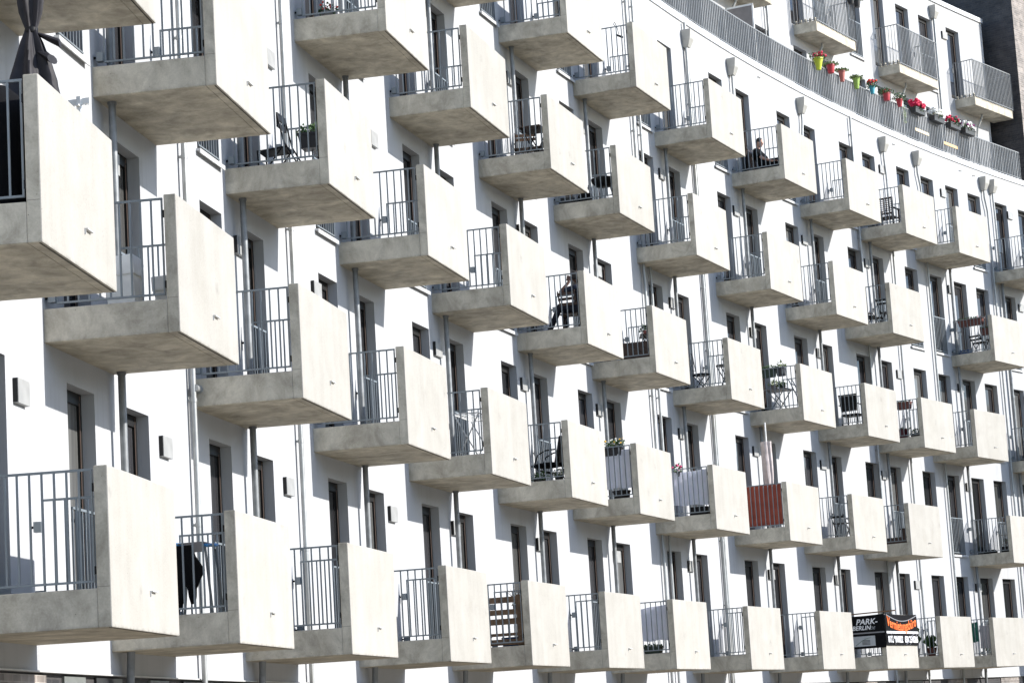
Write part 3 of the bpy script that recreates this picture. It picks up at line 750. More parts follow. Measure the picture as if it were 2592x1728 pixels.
def wire_airer(mw, label, mat='white', tip='white', w=.5, l=.9, hz=.9):
    t = thing('drying_rack', label, 'drying rack', mw)
    m = MB()
    for y in (-l / 2, l / 2): m.tube([(-w / 2, y, hz), (w / 2, y, hz)], .009, 6)
    for i in range(9): x = -w / 2 + w * i / 8; m.tube([(x, -l / 2, hz), (x, l / 2, hz)], .005 if i % 8 else .01, 6)
    put('wires', m.mesh('wires', tip), t)
    for y in (-l / 2 + .06, l / 2 - .06): pieces(t, 'leg', mat, [((-w / 2, y, hz), (w / 2, y, 0), .018, .018), ((w / 2, y, hz), (-w / 2, y, 0), .018, .018)])
    pieces(t, 'stretcher', mat, [((-w / 2, -l / 2 + .06, 0), (-w / 2, l / 2 - .06, 0), .018, .018), ((w / 2, -l / 2 + .06, 0), (w / 2, l / 2 - .06, 0), .018, .018)]); return t
def closed_parasol(mw, label, h0, h1, r, mat, pole_top, seed=3, knot=None, gather=7):
    t = thing('closed_parasol', label, 'parasol', mw)
    put('pole', MB().tube([(0, 0, 0), (0, 0, pole_top)], .019, 10).mesh('pole', 'white'), t)
    rn = random.Random(seed); ph = rn.uniform(0, 6); H = h1 - h0; pr = []
    for i in range(23):
        v = i / 22; rr = r * (.30 + .70 * (1 - v) ** .8)
        if knot: rr *= 1 - .62 * math.exp(-((v - knot) / .07) ** 2)
        if v > .94: rr *= .5
        pr.append((rr, h0 + H * v))
    def wob(an, z):
        k = (z - h0) / H
        return 1 + (.30 - .12 * k) * math.sin(gather * an + ph + 2.2 * k) + .12 * math.sin(3 * an + 5 * k)
    put('canopy', MB().lathe(pr, 56, wob=wob).mesh('canopy', mat, smooth=True), t)
    put('foot', MB().lathe([(.2, 0), (.2, .04), (.05, .07)], 16).mesh('foot', 'blackpot' if 'blackpot' in M else 'black'), t)
    return t

# ---------------- people
def person(mw, label, J, skin, shirt_mat, trouser_mat, shirt='tee', face=(1, 0, 0), hand_pose=None, shoe='black'):
    t = thing('person', label, 'person', mw)
    V_ = {k: Vector(v) for k, v in J.items()}
    def cone(mb, a, b, ra, rb, n=14):
        a, b = Vector(a), Vector(b); mb.tube([a, a.lerp(b, .33), a.lerp(b, .66), b], [ra, ra * .67 + rb * .33, ra * .33 + rb * .67, rb], n)
        mb.ell(a, (ra, ra, ra), 12, 8); mb.ell(b, (rb, rb, rb), 12, 8)
    b_ = MB(); H = V_['head']; fx = Vector(face).normalized(); up = (H - V_['neck']).normalized()
    side = up.cross(fx).normalized(); fx = side.cross(up).normalized(); R3 = Matrix((fx, side, up)).transposed()
    b_.ell(H, (.098, .076, .118), 18, 14, R=R3); b_.ell(H + fx * .028 - up * .055, (.066, .056, .062), 14, 10, R=R3)    # skull, jaw
    b_.ell(H + fx * .100 - up * .012, (.020, .013, .024), 8, 6, R=R3)                        # nose
    b_.ell(H + fx * .090 - up * .062, (.012, .026, .010), 8, 6, R=R3)                        # lips
    b_.ell(H + fx * .088 + up * .022, (.012, .05, .010), 8, 6, R=R3)                         # brow
    for s_ in (-1, 1): b_.ell(H + side * s_ * .077 - up * .008 - fx * .005, (.020, .009, .030), 8, 6, R=R3)
    cone(b_, H - up * .07 - fx * .015, V_['neck'], .050, .056)
    sh = [V_['shL'], V_['shR']]; chest = (sh[0] + sh[1]) / 2
    cone(b_, V_['neck'], chest, .056, .09); cone(b_, sh[0], sh[1], .052, .052)
    cone(b_, chest - up * .08, V_['hip'], .112, .115)
    for L_ in 'LR':
        cone(b_, V_['sh' + L_], V_['el' + L_], .048, .038); cone(b_, V_['el' + L_], V_['wr' + L_], .038, .026)
        w_, d_ = V_['wr' + L_], (V_['wr' + L_] - V_['el' + L_]).normalized()
        hd = Vector((hand_pose or {}).get(L_, d_)).normalized(); sd_ = hd.cross(Vector((0, 0, 1)))
        if sd_.length < .1: sd_ = hd.cross(Vector((0, 1, 0)))
        sd_.normalize(); nn = sd_.cross(hd)
        Rh = Matrix((hd, sd_, nn)).transposed(); b_.ell(w_ + hd * .045, (.055, .040, .018), 12, 8, R=Rh)
        for i, ln in enumerate((.070, .080, .075, .060)):
            q0 = w_ + hd * .082 + sd_ * (-.030 + .020 * i); q1 = q0 + hd * ln * .5 - nn * .012; q2 = q1 + hd * ln * .4 - nn * .028
            b_.tube([q0, q1, q2], [.0095, .009, .0075], 8)
        q0 = w_ + hd * .03 + sd_ * -.034; b_.tube([q0, q0 + hd * .035 - sd_ * .022, q0 + hd * .065 - sd_ * .026 - nn * .01], [.012, .0105, .008], 8)
        cone(b_, V_['hp' + L_], V_['kn' + L_], .075, .052); cone(b_, V_['kn' + L_], V_['an' + L_], .050, .034)
        cone(b_, V_['an' + L_], V_['to' + L_], .034, .026)
    cone(b_, V_['hpL'], V_['hpR'], .085, .085)
    o = put('body', b_.mesh('body', skin), t); md = o.modifiers.new('remesh', 'REMESH'); md.mode = 'VOXEL'; md.voxel_size = .0075; md.use_smooth_shade = True
    sm = o.modifiers.new('smooth', 'SMOOTH'); sm.factor = .5; sm.iterations = 2
    def cloth(name, build, mat):
        m_ = MB(); build(m_); q = put(name, m_.mesh(name, mat), t); md = q.modifiers.new('remesh', 'REMESH'); md.mode = 'VOXEL'; md.voxel_size = .011; md.use_smooth_shade = True
        s2 = q.modifiers.new('smooth', 'SMOOTH'); s2.factor = .5; s2.iterations = 2
    def mk_shirt(m_):
        cone(m_, sh[0], sh[1], .066, .066); cone(m_, chest - up * .06, V_['hip'], .130, .132); cone(m_, V_['neck'] - up * .035, chest, .068, .10)
        cone(m_, chest - up * .06 + fx * .01, V_['hip'] + fx * .02, .12, .125)
        for L_ in 'LR': e = V_['sh' + L_].lerp(V_['el' + L_], .62); cone(m_, V_['sh' + L_], e, .066, .062)
    def mk_trs(m_):
        cone(m_, V_['hpL'], V_['hpR'], .102, .102); cone(m_, V_['hip'], (V_['hpL'] + V_['hpR']) / 2, .118, .115)
        for L_ in 'LR': cone(m_, V_['hp' + L_], V_['kn' + L_], .094, .068); cone(m_, V_['kn' + L_], V_['an' + L_].lerp(V_['kn' + L_], .08), .066, .050)
    def mk_shoes(m_):
        for L_ in 'LR': cone(m_, V_['an' + L_] - Vector((0, 0, .02)), V_['to' + L_], .046, .036)
    def mk_hair(m_):
        m_.ell(H + up * .028 - fx * .022, (.098, .084, .106), 16, 12, R=R3)
    cloth('shirt', mk_shirt, shirt_mat); cloth('trousers', mk_trs, trouser_mat); cloth('shoes', mk_shoes, shoe)
    m_ = MB(); mk_hair(m_)
    # cut the hair cap so the face stays free
    q = put('hair', m_.mesh('hair', 'hair', smooth=True), t)
    bm = bmesh.new(); bm.from_mesh(q.data); pl = H + fx * .050 + up * .038; no = (fx - up * .62).normalized()
    g_ = bmesh.ops.bisect_plane(bm, geom=bm.verts[:] + bm.edges[:] + bm.faces[:], plane_co=pl, plane_no=no, clear_outer=True)
    pl2 = H - up * .075; bmesh.ops.bisect_plane(bm, geom=bm.verts[:] + bm.edges[:] + bm.faces[:], plane_co=pl2, plane_no=-up, clear_outer=True)
    bm.to_mesh(q.data); bm.free()
    e = MB()
    for s_ in (-1, 1): e.ell(H + fx * .083 + side * s_ * .030 + up * .004, (.010, .012, .008), 8, 6, R=R3)
    put('eyes', e.mesh('eyes', 'hair'), t)
    return t
# man sitting sideways on a wooden folding chair, floor 3, column 10 ; local frame: X out, Y away, Z from slab top
person(bf(3, 10, 0, 0), 'person in navy T-shirt and jeans sitting with head propped on one hand', {
    'hip': (.93, .12, .56), 'hpL': (.90, .02, .54), 'hpR': (.90, .22, .54), 'neck': (.91, .10, 1.04), 'head': (.855, .09, 1.175),
    'shL': (.90, -.08, .95), 'shR': (.92, .30, .95), 'elL': (.60, -.10, .90), 'wrL': (.755, -.03, 1.09), 'elR': (.74, .38, .72), 'wrR': (.58, .30, .66),
    'knL': (.53, .00, .62), 'knR': (.56, .30, .60), 'anL': (.26, .00, .12), 'anR': (.50, .32, .10), 'toL': (.15, -.02, .05), 'toR': (.37, .32, .04)},
    'skin_tan', 'navy', 'jeans', face=(-.55, .8, -.2), hand_pose={'L': (-.1, .25, 1)})
folding_chair(bf(3, 10, .72, .08, rot=88), 'wooden folding chair with slatted back under the man in navy', 'wood_dark', 'wood_dark', slats=3, hb=.90, lean=.04, w=.34)
# young man reclining, floor 5, column 16
person(bf(5, 16, 0, 0), 'person in black T-shirt leaning back in a deck chair with a laptop', {
    'hip': (.36, .30, .42), 'hpL': (.38, .20, .40), 'hpR': (.38, .40, .40), 'neck': (.235, .28, .88), 'head': (.285, .27, 1.02),
    'shL': (.22, .09, .79), 'shR': (.22, .47, .79), 'elL': (.40, .05, .56), 'wrL': (.66, .12, .46), 'elR': (.42, .50, .56), 'wrR': (.66, .40, .48),
    'knL': (.82, .18, .46), 'knR': (.82, .42, .48), 'anL': (1.02, .18, .10), 'anR': (1.04, .42, .12), 'toL': (1.14, .18, .05), 'toR': (1.15, .42, .06)},
    'skin', 'tee', 'tee', face=(1, -.15, -.55), hand_pose={'L': (1, .1, .1), 'R': (1, -.1, .1)})
dc = thing('deck_chair', 'dark brown reclining chair under the person in the black T-shirt', 'chair', bf(5, 16, .30, .28))
m = MB(); m.box(-.02, .02, -.24, .24, 0, .62, R=Matrix.Rotation(math.radians(-17), 3, 'Y'), T=(-.10, 0, .27)); put('backrest', m.mesh('deck_back', 'wood_dark'), dc)
m = MB(); m.box(-.12, .40, -.24, .24, .27, .30); put('seat', m.mesh('deck_seat', 'wood_dark'), dc)
for y in (-.25, .25): pieces(dc, 'leg', 'wood_dark', [((-.18, y, 0), (.30, y, .30), .025, .025), ((.30, y, 0), (-.16, y, .30), .025, .025)]); pieces(dc, 'back_post', 'wood_dark', [((-.16, y, .30), (-.30, y, .90), .025, .025)])
lp = thing('laptop', 'black laptop open on the lap of the person in the black T-shirt', 'laptop', bf(5, 16, .70, .29, .341 + .52))
m = MB().box(-.11, .11, -.17, .17, 0, .015); put('keyboard', m.mesh('laptop_base', 'black', bevel=.002), lp)
m = MB().box(-.006, .006, -.17, .17, 0, .22, R=Matrix.Rotation(math.radians(18), 3, 'Y'), T=(.11, 0, .012)); put('screen', m.mesh('laptop_lid', 'black', bevel=.002), lp)

# ---------------- floor 2, column -1 (upper left corner)
pz = bf(2, -1, 0, 0, 0)
tp = thing('closed_parasol', 'charcoal parasol tied shut with its cloth hanging over the corner balcony', 'parasol', bf(2, -1, 1.10, -.25))
put('pole', MB().tube([(0, 0, 0), (0, 0, 2.3)], .02, 10).mesh('pole', 'white'), tp)
def wob(an, z):
    return 1.06 + .24 * math.sin(6 * an + 3.0 * z) + .22 * math.sin(2 * an + 5 * z + 1) * max(0, 1.75 - z) + .10 * math.sin(13 * an + 6 * z) + .06 * math.sin(9 * z + 3 * an)
pr = [(.225, 1.00), (.215, 1.06), (.17, 1.16), (.15, 1.28), (.125, 1.40), (.10, 1.50), (.075, 1.60), (.048, 1.68), (.040, 1.72), (.055, 1.78), (.075, 1.86), (.085, 1.95), (.085, 2.1), (.06, 2.25), (.02, 2.32)]
put('canopy', MB().lathe(pr, 84, wob=wob).mesh('canopy', 'charcoal', smooth=True), tp)
fl_ = MB()
for (a, l, z, wd) in ((0.1, .20, 1.68, .065), (1.0, .15, 1.58, .06), (-.3, .16, 1.52, .075)):
    vs = []
    for i in range(8):
        v = i / 7; r_ = .04 + l * v; w_ = wd * (.35 + v * (1.3 - .6 * v))
        for k in range(10):
            an = 2 * math.pi * k / 10; vs.append((r_ * math.cos(a) - math.sin(a) * w_ * math.cos(an), r_ * math.sin(a) + math.cos(a) * w_ * math.cos(an), z - .10 * v + w_ * .5 * math.sin(an)))
    fs = [tuple(range(10)), tuple(range(70, 80))] + [(i * 10 + k, i * 10 + (k + 1) % 10, (i + 1) * 10 + (k + 1) % 10, (i + 1) * 10 + k) for i in range(7) for k in range(10)]
    fl_.add(vs, fs)
put('cloth_flap', fl_.mesh('cloth_flap', 'charcoal', smooth=True), tp)
put('tie_strap', MB().lathe([(.052, 1.685), (.056, 1.70), (.056, 1.725), (.05, 1.735)], 20).mesh('tie_strap', 'black'), tp)
put('foot', MB().lathe([(.24, 0), (.24, .05), (.04, .08), (.04, .3)], 20).mesh('foot', 'black'), tp)
cg = thing('covered_grill', 'tall black cover over a grill behind the corner balcony railing', 'grill cover', bf(2, -1, .84, -.62))
put('cover', MB().lathe([(.33, .02), (.34, .4), (.33, .8), (.28, 1.0), (.15, 1.12), (.02, 1.14)], 24, wob=lambda a, z: 1 + .04 * math.sin(6 * a + z * 3)).mesh('cover', 'blackcloth', smooth=True), cg)
cl = MB(); cl.box(-.012, .012, -.10, .10, .0, .05); cl.box(-.02, .02, -.02, .02, -.12, .07); cl.box(-.05, .05, -.015, .015, -.02, -.005)
for i in range(7): cl.box(-.012, .012, -.095 + i * .029, -.083 + i * .029, -.012, .0)
tag(put('parapet_clamp', cl.mesh('parapet_clamp', 'white'), None, bf(2, -1, BD - .06, .32, 1.52, 80)), 'small toothed white clamp standing up from the corner parapet', 'clamp')
# ---------------- floor 2, column 1: two white foam boxes
for (x, y, w_, h_, rx, lab) in ((.64, -.42, .32, .60, -4, 'large lidded white foam box leaning behind the railing'), (.96, .10, .22, .46, -3, 'smaller lidded white foam box beside the large one')):
    bx = thing('storage_box', lab, 'box', bf(2, 1, x, y) @ Matrix.Rotation(math.radians(rx), 4, 'Y'))
    put('bin', MB().add([(-w_ * .44, -.14, 0), (w_ * .44, -.14, 0), (w_ * .44, .14, 0), (-w_ * .44, .14, 0), (-w_ / 2, -.17, h_ * .72), (w_ / 2, -.17, h_ * .72), (w_ / 2, .17, h_ * .72), (-w_ / 2, .17, h_ * .72)],
        [(0, 3, 2, 1), (4, 5, 6, 7), (0, 1, 5, 4), (1, 2, 6, 5), (2, 3, 7, 6), (3, 0, 4, 7)]).mesh('bin', 'boxwhite', bevel=.012, seg=2), bx)
    put('lid', MB().box(-w_ / 2 - .015, w_ / 2 + .015, -.185, .185, h_ * .66, h_ ).mesh('lid', 'boxwhite', bevel=.012, seg=2), bx)
# ---------------- floor 3, column 4: black folding chair, planter, hanging pot
t = thing('folding_chair', 'black metal folding chair with slotted back beside a green planter', 'chair', bf(3, 4, .42, .05))
m = MB(); m.add([(-.27, -.19, .46), (.13, -.19, .49), (.13, .19, .49), (-.27, .19, .46), (-.27, -.19, .44), (.13, -.19, .46), (.13, .19, .46), (-.27, .19, .44)], [(0, 1, 2, 3), (4, 7, 6, 5), (0, 4, 5, 1), (1, 5, 6, 2), (2, 6, 7, 3), (3, 7, 4, 0)])
put('seat', m.mesh('seat', 'black'), t)
for y in (-.2, .2):
    for pts in ([(.40, y, 0), (.10, y, .55), (.02, y, .95)], [(-.30, y, 0), (.08, y, .48)], [(-.25, y, .0), (-.27, y, .46)]): put('leg', MB().tube(pts, .011, 8).mesh('leg', 'black', smooth=True), t)
pieces(t, 'stretcher', 'black', [((.3, -.2, .2), (.3, .2, .2), .018, .018), ((.02, -.2, .95), (.02, .2, .95), .02, .02)])
m = MB(); m.box(.01, .035, -.2, .2, .76, .82); m.box(.01, .035, -.2, .2, .86, .93); m.box(.01, .035, -.2, -.13, .82, .86); m.box(.01, .035, .13, .2, .82, .86)
put('backrest', m.mesh('backrest', 'black'), t)
box_planter(bf(3, 4, .62, 1.02, 1.03), 'black planter with feathery green plant hung inside the far railing', .40, .24, .22, 'pot_blackpot', .16, n=320, taper=.8)
hp = round_pot(bf(3, 4, .30, -.9, 1.36), 'grey bucket pot hanging in front of the wall above the black chair', .05, .085, .20, 'pot_greypot', .05, n=20)
put('hook', MB().tube([(0, .09, .18), (0, .1, .26), (-.05, .1, .3), (-.28, .1, .3)], .006, 6).mesh('hook', 'black'), hp)
# ---------------- floor 4
folding_chair(bf(4, 9, .45, .42, rot=-75), 'wooden slatted folding chair behind the wooden balcony table', 'wood', 'black', slats=2, hb=.88)
table(bf(4, 9, .80, -.15), 'small brown slatted table with crossed iron legs', .44, .62, .70, 'wood_dark', slats=5)
folding_chair(bf(4, 9, .85, .55, rot=90), 'low dark folding stool beyond the slatted wooden table', 'wood_dark', 'black', slats=1, hb=.50, hs=.40)
kg = thing('kettle_grill', 'black kettle grill with a wide round bowl on thin legs', 'grill', bf(4, 11, .72, .05))
put('bowl', MB().lathe([(.07, .50), (.16, .52), (.245, .60), (.26, .66), (.26, .68), (.22, .70), (.1, .71)], 28).mesh('bowl', 'black', smooth=True), kg)
for k in range(3): a = k * 2.09 + .3; put('leg', MB().tube([(.12 * math.cos(a), .12 * math.sin(a), .54), (.24 * math.cos(a), .24 * math.sin(a), 0)], .012, 8).mesh('leg', 'galv', smooth=True), kg)
m = MB(); m.lathe([(.09, 0), (.14, .10), (.15, .28), (.12, .34), (.03, .36)], 18, wob=lambda a, z: 1 + .08 * math.sin(4 * a + 8 * z))
tag(put('rubbish_sack', m.mesh('rubbish_sack', 'blackcloth', smooth=True), None, bf(4, 11, .40, -.30)), 'black plastic sack sitting left of the kettle grill', 'sack')
m = MB().box(-.16, .16, -.28, .28, 0, .22)
tag(put('grey_crate', m.mesh('grey_crate', 'pot_greybox', bevel=.012), None, bf(4, 11, .14, -.5)), 'low dark grey crate by the wall near the kettle grill', 'crate')
folding_chair(bf(4, 19, .80, .15, rot=85), 'dark folding chair with two thin back slats on a high balcony', 'black', 'black', slats=2, hb=.84)
folding_chair(bf(4, 19, .36, .1, rot=-30), 'tipped dark folding chair leaning low against the wall', 'black', 'black', slats=2, hb=.60, hs=.34)
box_planter(bf(4, 23, .66, -1.0, 1.17), 'long brown planter on the railing with withered plants, tall one above', .82, .18, .22, 'terracotta', .05, bl=[('fl_pink', 3, .022)], n=120)
box_planter(bf(4, 23, 1.02, -.85, .86), 'shorter brown planter hanging below the long brown planter', .24, .18, .20, 'terracotta', .06, bl=[('fl_white', 5, .018)], n=60)
folding_chair(bf(4, 23, .62, -.35, rot=80), 'black folding chair under the long brown planter', 'black', 'black', slats=3, hb=.62, hs=.38, w=.36)
table(bf(4, 23, .92, .1), 'black folding table beside the chair under the brown planters', .40, .5, .50, 'black')
m = MB().box(-.20, .20, -.12, .12, 0, .15)
tag(put('blue_crate', m.mesh('blue_crate', 'tub', bevel=.01), None, bf(4, 23, .28, -.8)), 'low dark blue crate on the floor under the brown planters', 'crate')
round_pot(bf(4, 5, .42, -.8), 'red flowering pot standing on the balcony floor by the wall', .07, .10, .16, 'pot_greypot', .12, [('fl_scarlet', 12, .03)])
# ---------------- floor 5
t = thing('garden_chair', 'dark brown garden chair with gridded back and broad arms', 'chair', bf(5, 20, .52, -.25, rot=90))
w_ = .50; m = MB()
for y in (-w_ / 2, w_ / 2): m.box(-.24, -.20, y - .025, y + .025, 0, .92)
m.box(-.24, -.20, -w_ / 2, w_ / 2, .87, .92); m.box(-.24, -.20, -w_ / 2, w_ / 2, .44, .48)
for i in range(6): z = .53 + i * .057; m.box(-.235, -.215, -w_ / 2, w_ / 2, z, z + .018)
for i in range(5): y = -w_ / 2 + .085 * (i + 1); m.box(-.235, -.212, y - .011, y + .011, .48, .87)
put('backrest', m.mesh('backrest', 'wood_dark'), t)
m = MB()
for i in range(5): x = -.2 + i * .09; m.box(x, x + .075, -w_ / 2, w_ / 2, .36, .385)
put('seat', m.mesh('seat', 'wood_dark'), t)
for y in (-w_ / 2 - .01, w_ / 2 + .01):
    m = MB().box(-.22, .26, y - .035, y + .035, .60, .625); put('armrest', m.mesh('armrest', 'wood_dark'), t)
    m = MB().box(.19, .235, y - .022, y + .022, 0, .60); put('leg', m.mesh('leg', 'wood_dark'), t)
lm = thing('clamp_lamp', 'black clamp lamp with drooping head on the upper balcony rail', 'lamp', bf(5, 12, 1.0, -1.02, 1.40))
put('arm', MB().tube([(0, 0, -.03), (-.06, 0, .06), (-.03, 0, .10), (.02, 0, -.05), (.04, 0, -.17)], .007, 8).mesh('arm', 'black', smooth=True), lm)
put('head', MB().box(-.04, .12, -.03, .03, -.02, .02, R=Matrix.Rotation(math.radians(28), 3, 'Y'), T=(.02, 0, -.20)).mesh('head', 'black', bevel=.006), lm)
# ---------------- floor 2, column 7
box_planter(bf(2, 7, .34, -.95, 1.17), 'dark green planter with yellow green plant hung near the wall', .34, .2, .24, 'pot_darkgreen', .14, n=160, leaf='leaf_light')
wire_airer(bf(2, 7, .72, .35, rot=0), 'thin white drying rack standing empty behind the railing', 'white', 'white', .42, 1.1, .80)
# ---------------- floor 2, column 9: black cantilever chair
t = thing('rocking_chair', 'black cantilever chair with looped arms and dark red cushion', 'chair', bf(2, 9, .72, .0))
m = MB(); m.ell((-.08, 0, .40), (.34, .24, .055), 18, 8); put('seat', m.mesh('seat', 'blackcloth', smooth=True), t)
m = MB().box(-.035, .035, -.23, .23, 0, .56, R=Matrix.Rotation(math.radians(12), 3, 'Y'), T=(.13, 0, .36)); put('backrest', m.mesh('backrest', 'black', bevel=.02), t)
m = MB().box(.0, .06, -.17, .17, .02, .26, R=Matrix.Rotation(math.radians(12), 3, 'Y'), T=(.07, 0, .40)); put('cushion', m.mesh('cushion', 'pot_wine', bevel=.02), t)
for y in (-.25, .25): put('armrest', MB().tube([(.16, y, .66), (-.05, y, .65), (-.20, y, .58), (-.27, y, .42), (-.22, y, .30)], .014, 8).mesh('armrest', 'black', smooth=True), t)
for y in (-.22, .22): put('leg', MB().tube([(-.22, y, .30), (.1, y, .22), (.22, y, .06), (.05, y, .014), (-.25, y, .014)], .014, 8).mesh('leg', 'black', smooth=True), t)
round_pot(bf(2, 9, .62, -.55), 'dark pot with green leaves on the floor under the black chair', .09, .11, .12, 'pot_blackpot', .12, n=110)
round_pot(bf(2, 9, 1.05, -.75), 'small pot of pale white flowers behind the railing corner', .06, .08, .11, 'pot_blackpot', .12, [('fl_white', 22, .022)], n=60)
# ---------------- floor 2, column 11: white sheet and flower box
hanging_cloth(bf(2, 11, .30, -1.06, 0), 'cloth_screen', 'white sheet tied behind the railing below yellow flowers', 'cloth screen', .95, .55, 1.30, 'cloth_white', .010, 8, seed=2)
box_planter(bf(2, 11, .86, -.98, 1.20), 'dark planter of white and yellow flowers on the railing above a white sheet', .42, .18, .18, 'pot_blackpot', .16, bl=[('fl_white', 30, .02), ('fl_yellow', 8, .024)], n=200)
round_pot(bf(2, 11, .8, -.4), 'black bucket pot on the floor behind the white sheet', .15, .17, .22, 'pot_blackpot', None)
# ---------------- floor 3, column 12: planter bench, little table, glass
t = thing('storage_chest', 'dark red brown slatted wooden trunk behind the railing', 'trunk', bf(3, 12, .90, -.80))
m = MB()
for i in range(5): m.box(-.32, .32, -.16, .16, .006 + i * .074, .006 + i * .074 + .066)
m.box(-.30, .30, -.14, .14, .0, .36); put('body', m.mesh('trunk', 'wood_dark'), t)
t2 = table(bf(3, 12, .98, .05, rot=20), 'small dark wall table carrying a plant and a wine glass', .52, .55, .64, 'wood_dark')
round_pot(bf(3, 12, .86, .0, .341 + .64), 'small pink pot with trailing round leaves on the dark table', .045, .06, .10, 'coral_pot' if 'coral_pot' in M else 'pot_coral', .16, n=110, pr=(.12, .12, .14))
wg = thing('wine_glass', 'clear wine glass standing on the dark balcony table', 'glass', bf(3, 12, 1.03, -.08, .341 + .64))
put('bowl', MB().lathe([(.006, .09), (.035, .12), (.044, .16), (.036, .23), (.034, .23), (.042, .16), (.03, .125)], 18, cap=False).mesh('bowl', 'white', smooth=True), wg)
put('stem', MB().lathe([(.034, 0), (.034, .004), (.005, .01), (.005, .092)], 14).mesh('stem', 'white', smooth=True), wg)
# ---------------- floor 3, column 14: bistro set
t = thing('bistro_chair', 'black iron bistro chair with round medallion back near the wall', 'chair', bf(3, 14, .32, .0))
m = MB().lathe([(.19, .44), (.20, .455), (.19, .475)], 24); put('seat', m.mesh('seat', 'black'), t)
m = MB(); m.tube([(-.17, -.17, .45), (-.22, -.17, .75), (-.22, -.10, .93), (-.22, 0, .98), (-.22, .10, .93), (-.22, .17, .75), (-.17, .17, .45)], .010, 8)
m.tube([(-.2, -.17, .58), (-.2, .17, .58)], .006, 6); m.lathe([(.001, 0), (.10, .0), (.10, .014), (.001, .014)], 20)
for i in range(len(m.v) - 80, len(m.v)): x, y, z = m.v[i]; m.v[i] = (-.22 + z, y, .78 + x)
put('backrest', m.mesh('backrest', 'black'), t)
for y in (-.16, .16): pieces(t, 'leg', 'black', [((-.2, y, 0), (.16, y, .44), .018, .018), ((.2, y, 0), (-.16, y, .44), .018, .018)])
t = table(bf(3, 14, .74, .55), 'round black bistro table with potted plants', .46, .46, .70, 'black', round_=True)
round_pot(bf(3, 14, .78, .50, .341 + .70 + .002), 'tiny potted plant standing on the round black bistro table', .05, .06, .09, 'pot_greypot', .10, n=60)
t = thing('bistro_chair', 'black iron bistro chair half hidden by the parapet', 'chair', bf(3, 14, 1.0, .2, rot=180))
m = MB().lathe([(.17, .36), (.18, .375), (.17, .39)], 20); put('seat', m.mesh('seat', 'black'), t)
for y in (-.14, .14): pieces(t, 'leg', 'black', [((-.17, y, 0), (.14, y, .36), .018, .018), ((.17, y, 0), (-.14, y, .36), .018, .018)]); pieces(t, 'back_post', 'black', [((-.16, y, .36), (-.2, y, .74), .016, .016)])
pieces(t, 'top_rail', 'black', [((-.2, -.14, .74), (-.2, .14, .74), .016, .016)])
# ---------------- floor 3, column 16: green planters, table, leaning ladder
box_planter(bf(3, 16, .40, -1.0, 1.17), 'dark planter full of green plants on the railing, longer of the two', .62, .18, .20, 'pot_darkgreen', .10, n=260)
box_planter(bf(3, 16, .84, -1.0, 1.17), 'short dark planter of spiky grey green leaves on the railing', .20, .18, .20, 'pot_blackpot', .16, n=130, leaf='leaf_light')
table(bf(3, 16, .42, -.1), 'grey folding table crowded with pots beside a leaning ladder', .60, .6, .62, 'pot_greypot', 'galv')
round_pot(bf(3, 16, .30, -.1, .341 + .622), 'leafy pot on the left of the grey folding table', .07, .09, .12, 'pot_greypot', .14, n=110, leaf='leaf_light')
round_pot(bf(3, 16, .52, -.1, .341 + .622), 'darker bushy pot on the right of the grey folding table', .06, .08, .10, 'pot_darkgreen', .12, n=120)
m = MB()
for y in (0, .30): m.bar((.0, y, .86), (.36, y, .02), .03, .02)
for i in range(4): m.bar((.06 + i * .09, 0, .72 - i * .2), (.06 + i * .09, .30, .72 - i * .2), .02)
tag(put('step_ladder', m.mesh('step_ladder', 'galv'), None, bf(3, 16, .72, -.2)), 'grey step ladder leaning sideways against the parapet', 'ladder')
# ---------------- floor 3, column 18: black wicker chair, seen from behind
t = thing('wicker_chair', 'black wicker armchair seen from behind on its own balcony', 'chair', bf(3, 18, .58, -.05, rot=88))
m = MB()
for i in range(19): y = -.25 + .5 * i / 18; m.bar((-.26, y, .90), (-.20, y * .86, .48), .014)
for i in range(14): k = i / 13; z = .48 + .42 * k; m.bar((-.20 - .06 * k, -.25 * (.86 + .14 * k), z), (-.20 - .06 * k, .25 * (.86 + .14 * k), z), .014, .010)
m.box(-.226, -.220, -.225, .225, .49, .89); m.tube([(-.26, -.26, .91), (-.26, .26, .91)], .018, 8); put('backrest', m.mesh('backrest', 'black'), t)
m = MB().box(-.2, .24, -.24, .24, .36, .41); put('seat', m.mesh('seat', 'black', bevel=.01), t)
for (x, y) in ((-.2, -.22), (-.2, .22), (.2, -.22), (.2, .22)):
    m = MB().bar((x, y, 0), (x * .95, y * .95, .37), .032); put('leg', m.mesh('leg', 'black'), t)
for y in (-.27, .27):
    m = MB().tube([(-.22, y, .66), (.18, y, .64), (.22, y, .36)], .016, 8); put('armrest', m.mesh('armrest', 'black', smooth=True), t)
# ---------------- floor 3, column 20
box_planter(bf(3, 20, .82, -1.0, 1.14), 'brown plastic planter with grassy tufts on the railing over pots', .42, .18, .20, 'terracotta', .05, n=60)
round_pot(bf(3, 20, .52, -.55), 'wide black pot with a dark red rim on the balcony floor', .14, .17, .30, 'pot_wine', .06, n=40)
table(bf(3, 20, 1.05, .1), 'small round iron table between the pots and the parapet', .40, .40, .62, 'black', round_=True)
box_planter(bf(3, 20, 1.0, -.6), 'low trough of dark leafy herbs behind the railing', .36, .2, .14, 'pot_blackpot', .14, n=180)
